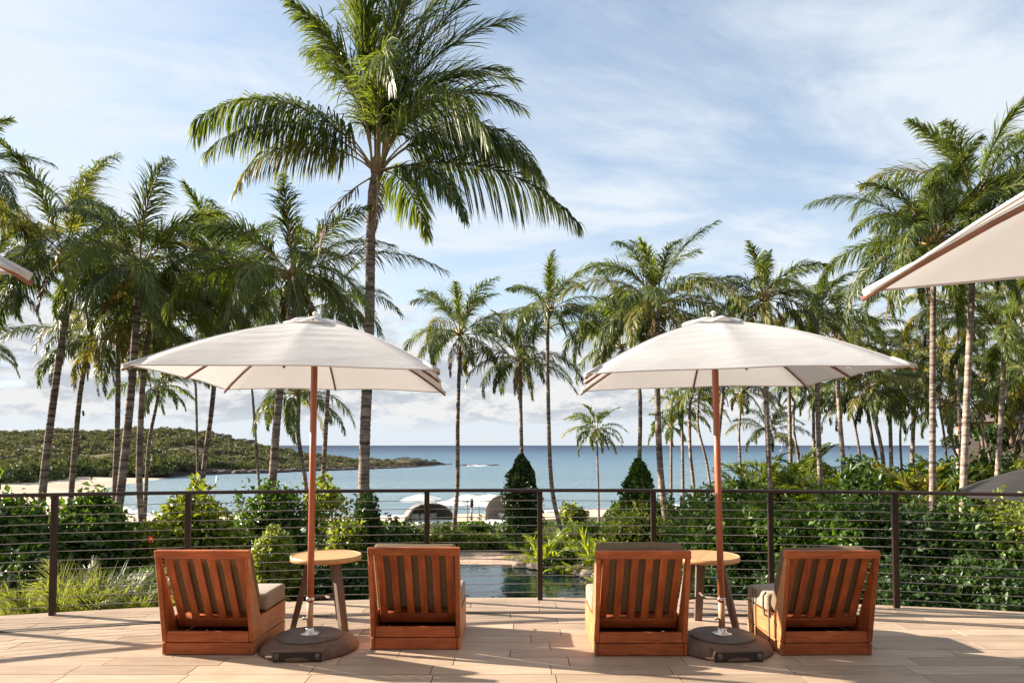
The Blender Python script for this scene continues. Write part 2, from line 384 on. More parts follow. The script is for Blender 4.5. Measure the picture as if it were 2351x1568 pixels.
def sea_mat():
    m = bpy.data.materials.new('sea_water'); m.use_nodes = True
    nt = m.node_tree; N = nt.nodes; L = nt.links; b = N['Principled BSDF']
    g = N.new('ShaderNodeNewGeometry'); sp = N.new('ShaderNodeSeparateXYZ'); L.new(g.outputs['Position'], sp.inputs[0])
    ns = N.new('ShaderNodeTexNoise'); mp = N.new('ShaderNodeMapping'); L.new(g.outputs['Position'], mp.inputs[0])
    mp.inputs['Scale'].default_value = (0.0022, 0.016, 1); L.new(mp.outputs[0], ns.inputs['Vector']); ns.inputs['Scale'].default_value = 1.0; ns.inputs['Detail'].default_value = 6
    ad = N.new('ShaderNodeMath'); ad.operation = 'MULTIPLY_ADD'; L.new(ns.outputs['Fac'], ad.inputs[0]); ad.inputs[1].default_value = 520; L.new(sp.outputs[1], ad.inputs[2])
    lg = N.new('ShaderNodeMath'); lg.operation = 'LOGARITHM'; L.new(ad.outputs[0], lg.inputs[0]); lg.inputs[1].default_value = 10
    cr = N.new('ShaderNodeValToRGB')
    mr = N.new('ShaderNodeMapRange'); L.new(lg.outputs[0], mr.inputs['Value']); mr.inputs['From Min'].default_value = 2.55; mr.inputs['From Max'].default_value = 3.6
    L.new(mr.outputs[0], cr.inputs['Fac'])
    e = cr.color_ramp.elements
    e[0].position = 0.0; e[0].color = (0.19, 0.27, 0.31, 1)
    e[1].position = 1.0; e[1].color = (0.014, 0.028, 0.062, 1)
    k = e.new(0.3); k.color = (0.10, 0.175, 0.24, 1)
    k = e.new(0.6); k.color = (0.038, 0.074, 0.13, 1)
    L.new(cr.outputs[0], b.inputs['Base Color'])
    b.inputs['Roughness'].default_value = 0.45; b.inputs['IOR'].default_value = 1.33; b.inputs['Specular IOR Level'].default_value = 0.28
    w = N.new('ShaderNodeTexNoise'); mp2 = N.new('ShaderNodeMapping'); L.new(g.outputs['Position'], mp2.inputs[0]); mp2.inputs['Scale'].default_value = (0.35, 0.9, 1)
    L.new(mp2.outputs[0], w.inputs['Vector']); w.inputs['Scale'].default_value = 0.6; w.inputs['Detail'].default_value = 8; w.inputs['Roughness'].default_value = 0.65
    bp = N.new('ShaderNodeBump'); bp.inputs['Strength'].default_value = 1.0; bp.inputs['Distance'].default_value = 1.8
    L.new(w.outputs['Fac'], bp.inputs['Height']); L.new(bp.outputs[0], b.inputs['Normal'])
    return m
M['sea'] = sea_mat()
def pool_mat():
    m = bpy.data.materials.new('pool_water'); m.use_nodes = True
    nt = m.node_tree; N = nt.nodes; L = nt.links; b = N['Principled BSDF']
    b.inputs['Base Color'].default_value = (0.006, 0.018, 0.020, 1); b.inputs['Roughness'].default_value = 0.03; b.inputs['IOR'].default_value = 1.33
    g = N.new('ShaderNodeNewGeometry'); w = N.new('ShaderNodeTexNoise'); L.new(g.outputs['Position'], w.inputs['Vector']); w.inputs['Scale'].default_value = 2.6; w.inputs['Detail'].default_value = 3
    bp = N.new('ShaderNodeBump'); bp.inputs['Strength'].default_value = 0.35; bp.inputs['Distance'].default_value = 0.06
    L.new(w.outputs['Fac'], bp.inputs['Height']); L.new(bp.outputs[0], b.inputs['Normal'])
    return m
M['pool'] = pool_mat()

# ------------------------------------------------------------------ sea, ground, beach
SEA = -8.0
def build_sea():
    ys = [60, 90, 120, 160, 220, 300, 450, 700, 1200, 2500, 6000, 15000, 45000]
    V = []; Q = []
    xs = [-1, -0.6, -0.3, 0, 0.3, 0.6, 1]
    for y in ys:
        for x in xs: V.append((x * (y * 1.2 + 500), y, SEA))
    n = len(xs)
    for j in range(len(ys) - 1):
        for i in range(n - 1): Q.append((j * n + i, j * n + i + 1, (j + 1) * n + i + 1, (j + 1) * n + i))
    tag(link('sea', npmesh('sea', V, Q), M['sea']), kind='structure')
build_sea()

XS = [-900, -300, -120, -100, -91, -83, -71, -51, -20, 0, 20, 60, 150, 900]
YS = [260, 250, 238, 209, 160, 145, 126, 99, 95, 100, 112, 122, 130, 130]
XW = [-900, -90, -60, -20, 20, 900]
WW = [95, 75, 55, 34, 28, 28]
def shore(x): return np.interp(x, XS, YS)
def inner(x): return shore(x) - np.interp(x, XW, WW)
def gz(x, y):
    """garden and beach height"""
    x = np.asarray(x, float); y = np.asarray(y, float)
    s = shore(x); i = inner(x)
    a = np.interp(y, [0, 9, 20, 40, 60, 75, 160], [-1.2, -1.25, -3.0, -3.0, -5.2, -6.0, -6.4])
    t = np.clip((y - i) / (s - i), 0, 4)
    zi = np.interp(i, [0, 9, 20, 40, 60, 75, 160], [-1.2, -1.25, -3.0, -3.0, -5.2, -6.0, -6.4])
    b = zi + (SEA - zi) * np.where(t < 1, t, 1 + (t - 1) * 1.0)
    return np.where(y < i, a, b)
def gzs(x, y): return float(gz(x, y))
def build_ground():
    xs = np.unique(np.concatenate([np.linspace(-900, -130, 12), np.linspace(-130, 130, 105), np.linspace(130, 900, 12)]))
    V = []; Q = []
    vs_ = np.linspace(0, 1, 60) ** 1.6
    for v in vs_:
        yi = inner(xs); y = 7.45 + (yi - 7.45) * v
        z = gz(xs, y - 1e-4)
        V.append(np.stack([xs, y, z], 1))
    n = len(xs); m = len(vs_)
    for j in range(m - 1):
        for i in range(n - 1): Q.append((j * n + i, j * n + i + 1, (j + 1) * n + i + 1, (j + 1) * n + i))
    tag(link('garden_ground', npmesh('ground', np.concatenate(V), Q, smooth=True), M['soil']), kind='structure')
    V = []; Q = []; vs_ = np.linspace(0, 1, 24)
    for v in vs_:
        i0 = inner(xs); s = shore(xs) + 25; y = i0 + (s - i0) * v
        z = gz(xs, np.maximum(y, i0 + 1e-3)) + 0.15 * np.sin(xs * 0.21) * np.sin(y * 0.3) * (v > 0)
        V.append(np.stack([xs, y, z], 1))
    m = len(vs_)
    for j in range(m - 1):
        for i in range(n - 1): Q.append((j * n + i, j * n + i + 1, (j + 1) * n + i + 1, (j + 1) * n + i))
    tag(link('beach', npmesh('beach', np.concatenate(V), Q, smooth=True), M['sand']), kind='structure')
    # land under and behind the terrace
    V = [(-900, -60, -1.3), (900, -60, -1.3), (900, 7.45, -1.2), (-900, 7.45, -1.2)]
    tag(link('ground_under_terrace', npmesh('g', V, [(0, 1, 2, 3)]), M['soil']), kind='structure')
build_ground()

# ------------------------------------------------------------------ headland
HPX = [-500, -100, 0, 100, 123, 267, 351, 439, 492, 541, 612, 700, 800, 857, 898, 931, 975, 1026, 1040]
HTOP = [1000, 996, 995, 987, 986, 987, 982, 982, 995, 1009, 1022, 1034, 1041, 1044, 1050, 1049, 1054, 1063, 1066]
HFP = [-500, -100, 0, 100, 160, 387, 485, 612, 713, 824, 948, 1026, 1040]
HFD = [120, 140, 150, 165, 200, 210, 237, 245, 266, 280, 310, 352, 360]
def hill_pt(px, v):
    """v 0 waterline, 1 ridge, 2 far side back at the sea"""
    d0 = np.interp(px, HFP, HFD); span = np.interp(px, [-500, 400, 612, 800, 1040], [230, 190, 120, 55, 6])
    ty = np.interp(px, HPX, HTOP)
    d = d0 + span * v
    dr = d0 + span
    zr = EYE + (1022 - ty) * dr / F - 2.2 * np.clip((1000 - px) / 200, 0.0, 1)
    t = np.where(v < 1, v, 2 - v)
    prof = np.clip(t, 0, 1)
    prof = 0.30 * prof ** 0.45 + 0.70 * prof * prof * (3 - 2 * prof)
    z = SEA - 0.4 + (zr - SEA) * prof
    x = (px - CX) / F * d
    return x, d, z
def vnoise(x, y, sc, seed):
    rs = np.random.RandomState(seed); G = rs.rand(64, 64)
    u = x / sc; v = y / sc; iu = np.floor(u).astype(int); iv = np.floor(v).astype(int)
    fu = u - iu; fv = v - iv; fu = fu * fu * (3 - 2 * fu); fv = fv * fv * (3 - 2 * fv)
    g = lambda a, b: G[a % 64, b % 64]
    return (g(iu, iv) * (1 - fu) + g(iu + 1, iv) * fu) * (1 - fv) + (g(iu, iv + 1) * (1 - fu) + g(iu + 1, iv + 1) * fu) * fv
def hill_mat():
    m = mat('headland_scrub', (0.085, 0.088, 0.045), rough=0.95, spec=0.05, hue2=(0.16, 0.115, 0.075), scale=0.05, coord='Object')
    nt = m.node_tree; N = nt.nodes; L = nt.links; b = N['Principled BSDF']
    old = b.inputs['Base Color'].links[0].from_socket
    g = N.new('ShaderNodeNewGeometry'); sp = N.new('ShaderNodeSeparateXYZ'); L.new(g.outputs['Position'], sp.inputs[0])
    ns = N.new('ShaderNodeTexNoise'); L.new(g.outputs['Position'], ns.inputs['Vector']); ns.inputs['Scale'].default_value = 0.15; ns.inputs['Detail'].default_value = 8
    ad = N.new('ShaderNodeMath'); ad.operation = 'MULTIPLY_ADD'; L.new(ns.outputs['Fac'], ad.inputs[0]); ad.inputs[1].default_value = -3.5; L.new(sp.outputs[2], ad.inputs[2])
    mr = N.new('ShaderNodeMapRange'); L.new(ad.outputs[0], mr.inputs['Value']); mr.inputs['From Min'].default_value = SEA - 0.6; mr.inputs['From Max'].default_value = SEA + 0.6
    mx = N.new('ShaderNodeMix'); mx.data_type = 'RGBA'; L.new(mr.outputs[0], mx.inputs[0])
    mx.inputs[6].default_value = (0.045, 0.033, 0.030, 1); L.new(old, mx.inputs[7]); L.new(mx.outputs[2], b.inputs['Base Color'])
    bp = N.new('ShaderNodeBump'); bp.inputs['Distance'].default_value = 1.0; bp.inputs['Strength'].default_value = 0.8
    L.new(ns.outputs['Fac'], bp.inputs['Height']); L.new(bp.outputs[0], b.inputs['Normal'])
    return m
def build_headland():
    pxs = np.linspace(-500, 1040, 230); vv = np.concatenate([np.linspace(0, 0.15, 14), np.linspace(0.18, 1, 34), np.linspace(1.1, 2, 10)])
    V = []
    for v in vv:
        x, d, z = hill_pt(pxs, v)
        k = np.clip(v * 6, 0, 1)
        z = z + (vnoise(x, d, 9, 1) - 0.5) * 2.2 * k * np.clip((1040 - pxs) / 300, 0.12, 1) + (vnoise(x, d, 2.6, 2) - 0.5) * 0.9 * np.clip(v * 15, 0.15, 1)
        d = d + (vnoise(x * 1.0, d * 0 + 5, 7, 3) - 0.5) * 7 * (1 - k)
        V.append(np.stack([x, d, z], 1))
    n = len(pxs); Q = []
    for j in range(len(vv) - 1):
        for i in range(n - 1): Q.append((j * n + i, j * n + i + 1, (j + 1) * n + i + 1, (j + 1) * n + i))
    tag(link('headland', npmesh('headland', np.concatenate(V), Q), hill_mat()), kind='structure')
build_headland()

def blob_template(seed, n=26):
    """a small tree crown: leaf-clump faces set all round a lumpy dome"""
    rs = np.random.RandomState(seed); V = []; T = []
    return V, T
def leaf_cloud(centres, normals, size, rs, up=0.35, aspect=0.62, fold=0.18):
    """4-vertex leaves, two triangles each, folded on the midrib; returns verts, tris"""
    n = len(centres)
    d = rs.normal(size=(n, 3)); d += normals * 0.6; d[:, 2] += up
    d /= np.linalg.norm(d, axis=1, keepdims=True)
    nn = normals + rs.normal(size=(n, 3)) * 0.75; nn[:, 2] += 0.5
    w = np.cross(nn, d); w /= (np.linalg.norm(w, axis=1, keepdims=True) + 1e-9)
    nn = np.cross(d, w)
    s = size * (0.45 + 1.05 * rs.rand(n) ** 1.4)[:, None]
    base = centres - d * s * 0.5; tip = centres + d * s * 0.5 - nn * s * 0.1
    l = centres + w * s * aspect * 0.5 + nn * s * fold; r = centres - w * s * aspect * 0.5 + nn * s * fold
    V = np.stack([base, l, tip, r], 1).reshape(-1, 3)
    i = np.arange(n)[:, None] * 4
    T = np.concatenate([i + np.array([[0, 1, 2]]), i + np.array([[0, 2, 3]])], 0)
    return V, T
def sphere_dirs(rs, n):
    d = rs.normal(size=(n, 3)); return d / np.linalg.norm(d, axis=1, keepdims=True)

def forest(name, pts, radii, leaves, size, m, seed, label, flat=0.75):
    """many tree crowns read as one mass"""
    rs = np.random.RandomState(seed); n = len(pts)
    k = leaves
    d = sphere_dirs(rs, n * k).reshape(n, k, 3); d[:, :, 2] = np.abs(d[:, :, 2]) * 1.0 - 0.25
    rr = radii[:, None, None] * (0.75 + 0.35 * rs.rand(n, k, 1))
    c = pts[:, None, :] + d * rr * np.array([1, 1, flat])
    V, T = leaf_cloud(c.reshape(-1, 3), d.reshape(-1, 3), 1.0, rs)
    cc = c.reshape(-1, 3); s = np.repeat(radii, k) * size
    V = V.reshape(-1, 4, 3); V = cc[:, None, :] + (V - cc[:, None, :]) * s[:, None, None]
    o = link(name, npmesh(name, V.reshape(-1, 3), None, T), m)
    return tag(o, label, None, None, 'stuff')
M['far_leaf'] = leafmat('far_tree_leaf', (0.044, 0.054, 0.032), (0.125, 0.135, 0.085), transl=0.15, rough=0.7, scale=0.05, spec=0.15)
M['far_dark'] = leafmat('far_tree_leaf_dark', (0.034, 0.048, 0.022), (0.090, 0.110, 0.050), transl=0.15, rough=0.7, scale=0.06, spec=0.15)
def build_forest():
    rs = np.random.RandomState(11)
    n = 4600; px = rs.uniform(-260, 1000, n); v = rs.uniform(0.0, 1.06, n) ** 0.9
    v = np.where(px > 390, 0.10 + v * 0.9, v)
    keep = (rs.rand(n) < np.clip((1010 - px) / 300, 0.25, 1))
    px, v = px[keep], v[keep]
    x, d, z = hill_pt(px, v); q_ = vnoise(x, d, 22, 31) + 0.5 * vnoise(x, d, 8, 32); ok_ = q_ > 0.46; px, v = px[ok_], v[ok_]; x, d, z = hill_pt(px, v)
    r = (0.8 + 2.9 * rs.rand(len(px)) ** 2.2) * np.clip((1080 - px) / 500, 0.32, 1)
    z = z + (vnoise(x, d, 9, 1) - 0.5) * 2.2 + r * 0.25
    forest('headland_trees', np.stack([x, d, z], 1), r, 80, 0.40, M['far_leaf'], 3, 'dry green scrub and low trees covering the headland across the bay')
    # darker taller trees along the sand and shoreline
    n = 330; px = rs.uniform(-200, 620, n); v = rs.uniform(0.0, 0.10, n)
    v = np.where(px > 390, v + 0.05, v)
    x, d, z = hill_pt(px, v); r = rs.uniform(2.2, 4.0, n) * np.clip((900 - px) / 500, 0.4, 1)
    forest('shoreline_trees', np.stack([x, d, z + r * 0.5], 1), r, 70, 0.36, M['far_dark'], 4, 'dark trees lining the sand at the foot of the headland', 0.9)
build_forest()

def rock_mesh(seed, n=2, sq=(1, 1, 1), amp=0.35):
    rs = np.random.RandomState(seed); b = bmesh.new(); bmesh.ops.create_icosphere(b, subdivisions=n, radius=1.0)
    c = rs.normal(size=(7, 3)); c /= np.linalg.norm(c, axis=1, keepdims=True)
    for v in b.verts:
        p = np.array(v.co); k = 1.0
        for q in c:
            t = p @ q
            if t > 0.62: k = min(k, 0.62 / t + 0.05)
        k *= 1 + amp * 0.3 * (rs.rand() - 0.5)
        v.co = Vector((p[0] * k * sq[0], p[1] * k * sq[1], p[2] * k * sq[2]))
    return bm_mesh(b, 'rock')
def headland_rocks():
    rs = np.random.RandomState(5)
    for (px, py, w, h, dd, lab) in ((510, 1000, 28, 12, 395, 'dark blocky rock on the headland skyline, left of the isolated one'),
                                    (560, 1012, 34, 13, 400, 'isolated dark flat-topped rock standing on the headland slope')):
        p = at(px, py, dd); s = dd / F
        t = empty('rock_outcrop', p, lab, 'rock')
        for k, (ox, sx, sz, dz) in enumerate(((-0.3, 0.5, 1.0, 0), (0.25, 0.55, 0.9, -0.1), (0.0, 0.45, 1.15, -0.15))):
            o = link('rock', rock_mesh(20 + k, 2, (w * s * sx, w * s * 0.4, h * s * sz * 0.55)), M['rock'], t, (ox * w * s, k * 0.5, dz * h * s))
    # low lava shelf: many boulders along the waterline
    n = 420; px = rs.uniform(470, 1038, n); v = rs.uniform(-0.03, 0.05, n)
    x, d, z = hill_pt(px, np.abs(v)); d = d + np.where(v < 0, v * 120, 0)
    tm = rock_mesh(3, 1); tv = np.array([tuple(q.co) for q in tm.vertices]); tf = np.array([list(p.vertices) for p in tm.polygons])
    V = []; T = []
    for i in range(n):
        s = rs.uniform(0.7, 2.4) * np.clip((1120 - px[i]) / 400, 0.35, 1)
        a = rs.uniform(0, 6.28); ca, sa = math.cos(a), math.sin(a)
        q = tv * np.array([s * 1.5, s, s * 0.55]); q = np.stack([q[:, 0] * ca - q[:, 1] * sa, q[:, 0] * sa + q[:, 1] * ca, q[:, 2]], 1)
        V.append(q + np.array([x[i], d[i], max(SEA, z[i]) + 0.1])); T.append(tf + i * len(tv))
    o = link('shore_boulders', npmesh('boulders', np.concatenate(V), None, np.concatenate(T)), M['rock'])
    tag(o, 'black lava boulders along the waterline of the headland', None, None, 'stuff')
    for (px, py, s) in ((1062, 1067, 3.2), (1082, 1068, 1.6), (1100, 1068, 3.0), (1118, 1067.5, 1.8), (1135, 1067, 2.6)):
        p = on(px, py + 1, SEA)
        o = link('sea_rock', rock_mesh(int(px), 2, (s, s * 0.7, 0.75)), M['rock'], None, p)
        tag(o, {1062: 'low black rock awash just off the tip of the headland', 1082: 'tiny black rock second out from the headland tip',
                1100: 'low dark rock in the middle of the row off the headland tip', 1118: 'small dark rock beside the outermost rock of the row',
                1135: 'outermost black rock awash off the headland tip'}[px], 'rock', 'rocks off the headland tip')
    b = bmesh.new()
    rs = np.random.RandomState(9)
    me_v = []; me_t = []
    for k in range(60):
        p = on(1104 + rs.normal() * 9, 1069.4, SEA); s = rs.uniform(0.3, 0.9)
        q = tv * np.array([s * 2.5, s, s * 0.25]) + np.array([p.x, p.y + rs.normal() * 3, SEA + 0.05]); me_v.append(q); me_t.append(tf + k * len(tv))
    o = link('surf', npmesh('surf', np.concatenate(me_v), None, np.concatenate(me_t)), M['towel'])
    tag(o, 'white surf breaking on the rocks off the headland', None, None, 'stuff')
    # thin line of surf at the sand
    V = []; Q = []; xs = np.linspace(-99, 140, 240)
    for i, x in enumerate(xs):
        y = float(shore(x)) - 0.8 + 1.2 * math.sin(x * 0.35) + rs.uniform(-0.4, 0.4); w = 1.4 + rs.uniform(-0.7, 1.4)
        V += [(x, y - w * 0.5, SEA + 0.06), (x, y + w, SEA + 0.05)]
        if i: Q.append((2 * i - 2, 2 * i, 2 * i + 1, 2 * i - 1))
    tag(link('surf_line', npmesh('surf', V, Q), M['towel']), 'thin white line of surf along the sandy shore', None, None, 'stuff')
headland_rocks()

# ------------------------------------------------------------------ terrace
PC = on(1240, 1376)                     # foot of the middle post
DECK_R = 15.4
DC = Vector((PC.x, PC.y - DECK_R, 0))   # centre of the curved edge
EDGE_R = DECK_R + 0.10
def arc_y(x, r):
    t = r * r - (x - DC.x) ** 2
    return DC.y + math.sqrt(max(t, 0.0))
def clip_poly(poly, r):
    """clip a small rectangle against y < arc"""
    out = []
    n = len(poly)
    inside = lambda p: (p[0] - DC.x) ** 2 + (p[1] - DC.y) ** 2 <= r * r + 1e-9
    for i in range(n):
        a, b_ = poly[i], poly[(i + 1) % n]
        ia, ib = inside(a), inside(b_)
        if ia: out.append(a)
        if ia != ib:
            lo, hi = (0.0, 1.0)
            for _ in range(30):
                m = (lo + hi) / 2; p = (a[0] + (b_[0] - a[0]) * m, a[1] + (b_[1] - a[1]) * m)
                if inside(p) == ia: lo = m
                else: hi = m
            out.append((a[0] + (b_[0] - a[0]) * lo, a[1] + (b_[1] - a[1]) * lo))
    return out
def build_deck():
    # slab below the planks, with its curved face
    xs = np.linspace(-10.5, 10.9, 90); V = []; Q = []
    for x in xs:
        y = arc_y(x, EDGE_R - 0.01)
        V += [(x, -4, -0.034), (x, y, -0.034), (x, y, -1.3), (x, -4, -1.3)]
    for i in range(len(xs) - 1):
        a = 4 * i; b_ = a + 4
        for k in range(4): Q.append((a + k, b_ + k, b_ + (k + 1) % 4, a + (k + 1) % 4))
    Q.append((0, 1, 2, 3)); Q.append((a + 4, a + 7, a + 6, a + 5))
    deck = tag(link('terrace', npmesh('slab', V, Q), M['grout']), kind='structure')
    rng = random.Random(4)
    W, LN, g = 0.194, 0.80, 0.0030
    joints = {}
    y0 = 3.35 ; row = 0; count = 0
    cache = {}
    rest_V = []; rest_Q = []
    y = -2.6
    while y < 7.4:
        offx = rng.choice([0.0, 0.27, 0.53, 0.13, 0.4]) * 1.0 + rng.uniform(-0.02, 0.02)
        x = -10.4 + offx - 0.8
        while x < 10.8:
            xa, xb = x + g, x + LN - g; ya, yb = y + g * 0.95, y + W - g * 0.95
            x += LN
            poly = [(xa, ya), (xb, ya), (xb, yb), (xa, yb)]
            c = clip_poly(poly, EDGE_R)
            if len(c) < 3: continue
            # seen in the photo?
            xm, ym = (xa + xb) / 2, (ya + yb) / 2
            vis = ym > 4.25 and abs(xm) < 0.72 * ym + 0.7
            zt = rng.uniform(-0.0012, 0.0008)
            if vis and count < 298:
                full = len(c) == 4 and c == poly
                if full and 'p' in cache: me = cache['p']
                else:
                    cx, cy = (xm, ym)
                    b = bmesh.new()
                    top = [b.verts.new((p[0] - cx, p[1] - cy, 0)) for p in c]; bot = [b.verts.new((p[0] - cx, p[1] - cy, -0.03)) for p in c]
                    b.faces.new(top); n = len(c)
                    for i in range(n): b.faces.new((top[i], bot[i], bot[(i + 1) % n], top[(i + 1) % n]))
                    bmesh.ops.recalc_face_normals(b, faces=b.faces)
                    if b.faces[0].normal.z < 0: bmesh.ops.reverse_faces(b, faces=b.faces)
                    me = bpy.data.meshes.new('plank'); b.to_mesh(me); b.free(); me.materials.append(M['plank'])
                    if full: cache['p'] = me
                o = link('plank', me, None, deck, (xm, ym, zt)); count += 1
            else:
                base = len(rest_V)
                if len(c) == 4:
                    rest_V += [(p[0], p[1], zt) for p in c] + [(p[0], p[1], -0.03) for p in c]
                    rest_Q += [(base, base + 1, base + 2, base + 3)] + [(base + i, base + 4 + i, base + 4 + (i + 1) % 4, base + (i + 1) % 4) for i in range(4)]
                else:
                    c4 = c[:4] if len(c) >= 4 else c + [c[-1]]
                    if len(c) == 5:
                        rest_V += [(p[0], p[1], zt) for p in c]; rest_Q += [(base, base + 1, base + 2, base + 3), (base, base + 3, base + 4, base + 4)]
        y += W
    me = bpy.data.meshes.new('planks_rest')
    me.from_pydata(rest_V, [], [tuple(dict.fromkeys(q)) for q in rest_Q]); me.update()
    o = link('plank_rows', me, M['plank'], deck); o['kind'] = 'stuff'
    # curved slot drain
    r1 = DECK_R - 0.50; r0 = r1 - 0.075
    V = []; Q = []
    rad = lambda a, r, z: (DC.x + r * math.sin(a), DC.y + r * math.cos(a), z)
    A = np.linspace(R(-33), R(33), 1500)
    for i, a in enumerate(A[:-1]):
        b_ = a + (A[1] - A[0]) * 0.55; k = len(V)
        for z in (0.005, 0.0):
            V += [rad(a, r0, z), rad(b_, r0, z), rad(b_, r1, z), rad(a, r1, z)]
        Q += [(k, k + 1, k + 2, k + 3), (k, k + 4, k + 5, k + 1), (k + 1, k + 5, k + 6, k + 2), (k + 3, k + 2, k + 6, k + 7), (k, k + 3, k + 7, k + 4)]
    k0 = len(V)
    for a in A[::10]:
        V += [rad(a, r0 - 0.008, 0.0045), rad(a, r0, 0.0055), rad(a, r1, 0.0055), rad(a, r1 + 0.008, 0.0045), rad(a, r0, 0.0025), rad(a, r1, 0.0025)]
    m = len(A[::10])
    for i in range(m - 1):
        a = k0 + i * 6; b_ = a + 6
        Q += [(a, b_, b_ + 1, a + 1), (a + 2, b_ + 2, b_ + 3, a + 3)]
    d = link('drain_grate', npmesh('grate', V, Q), M['drain'])
    tag(d, kind='structure')
    V = []; Q = []
    for i, a in enumerate(A[::10]):
        V += [rad(a, r0, 0.0022), rad(a, r1, 0.0022)]
        if i: Q.append((2 * i - 2, 2 * i, 2 * i + 1, 2 * i - 1))
    link('drain_channel', npmesh('channel', V, Q), M['dark'], d)
build_deck()

# unseen building added behind the camera to block sky light and deepen shadows
def build_sky_blocker():
    b = box_bm(-26, 26, -9, -5.2, -1.3, 8.5); me = bm_mesh(b, 'blocker_body')
    w = tag(link('added_sky_blocker', me, mat('sky_blocker_wall', (0.30, 0.22, 0.16), rough=0.85, var=0.15, scale=1.5)), kind='structure')
    link('blocker_eaves', bm_mesh(box_bm(-26, 26, -5.195, -1.6, 3.5, 3.72), 'blocker_eaves'), mat('blocker_eaves_wood', (0.20, 0.10, 0.05), rough=0.6, var=0.3, scale=3), w)
    for x in range(-24, 25, 6): link('blocker_column', bm_mesh(box_bm(x - 0.15, x + 0.15, -2.1, -1.8, 0.004, 3.497, 0.01), 'col'), M['teak_v'], w)
build_sky_blocker()

# ------------------------------------------------------------------ railing
RAILH = 1.075
def build_railing():
    t = empty('railing', (DC.x, DC.y + DECK_R, 0), 'curved dark bronze cable railing along the edge of the terrace', 'railing')
    O = Vector((DC.x, DC.y + DECK_R, 0))
    P1 = on(121, 1410); d1 = math.hypot(P1.x - DC.x, P1.y - DC.y)
    a1 = math.atan2(P1.x - DC.x, P1.y - DC.y); step = -a1 / 4
    me = bm_mesh(box_bm(-0.024, 0.024, -0.03, 0.03, 0, RAILH - 0.03, 0.002), 'post')
    foot = bm_mesh(box_bm(-0.035, 0.035, -0.05, 0.05, 0, 0.008, 0.002), 'foot')
    angs = [step * k for k in range(-6, 7)]
    pts = []
    for a in angs:
        p = Vector((DC.x + DECK_R * math.sin(a), DC.y + DECK_R * math.cos(a), 0)); pts.append(p)
        o = link('post', me, None if me.materials else M['bronze'], t, p - O); o.rotation_euler = (0, 0, -a)
    # cables: one per height, straight between posts
    n = 12
    for k in range(n):
        z = 0.075 + (RAILH - 0.10 - 0.075) * k / (n - 1) * 0.985
        path = [p - O + Vector((0, 0, z)) for p in pts]
        full = []
        for i in range(len(path) - 1): full += [path[i], path[i].lerp(path[i + 1], 0.5) - Vector((0, 0, 0.0015))]
        full.append(path[-1])
        o = link('cable', tube(full, 0.0036, 5, 'cable'), M['steel'], t)
    # top rail: flat bar, bent
    A = np.linspace(angs[0] - 0.02, angs[-1] + 0.02, 70); V = []; Q = []
    for a in A:
        for r, z in ((DECK_R - 0.038, RAILH - 0.03), (DECK_R - 0.038, RAILH), (DECK_R + 0.038, RAILH), (DECK_R + 0.038, RAILH - 0.03)):
            V.append((DC.x + r * math.sin(a) - O.x, DC.y + r * math.cos(a) - O.y, z))
    for i in range(len(A) - 1):
        for k in range(4): Q.append((4 * i + k, 4 * i + (k + 1) % 4, 4 * i + 4 + (k + 1) % 4, 4 * i + 4 + k))
    link('top_rail', npmesh('rail', V, Q), M['bronze'], t)
build_railing()

# ------------------------------------------------------------------ lounge chairs
def cushion_mesh(x0, x1, y0, y1, z0, z1, Mx=None, puff=0.012, seed=0):
    b = box_bm(x0, x1, y0, y1, z0, z1, 0.028, seg=3)
    bmesh.ops.subdivide_edges(b, edges=[e for e in b.edges if e.calc_length() > 0.15], cuts=5, use_grid_fill=True)
    rs = random.Random(seed)
    ph = [rs.uniform(0, 6) for _ in range(4)]
    cx, cy, cz = (x0 + x1) / 2, (y0 + y1) / 2, (z0 + z1) / 2
    for v in b.verts:
        u, w, q = (v.co.x - cx) / (x1 - x0) * 2, (v.co.y - cy) / (y1 - y0) * 2, (v.co.z - cz) / (z1 - z0) * 2
        v.co.z += (1 if q > 0 else -0.3) * puff * (1 - u * u) * (1 - w * w) + 0.004 * math.sin(v.co.x * 9 + ph[0]) * math.cos(v.co.y * 8 + ph[1])
        v.co.y += 0.004 * math.sin(v.co.x * 11 + ph[2])
    if Mx is not None: bmesh.ops.transform(b, matrix=Mx, verts=b.verts)
    return bm_mesh(b, 'cushion', smooth=True)
W, D = 0.655, 0.70
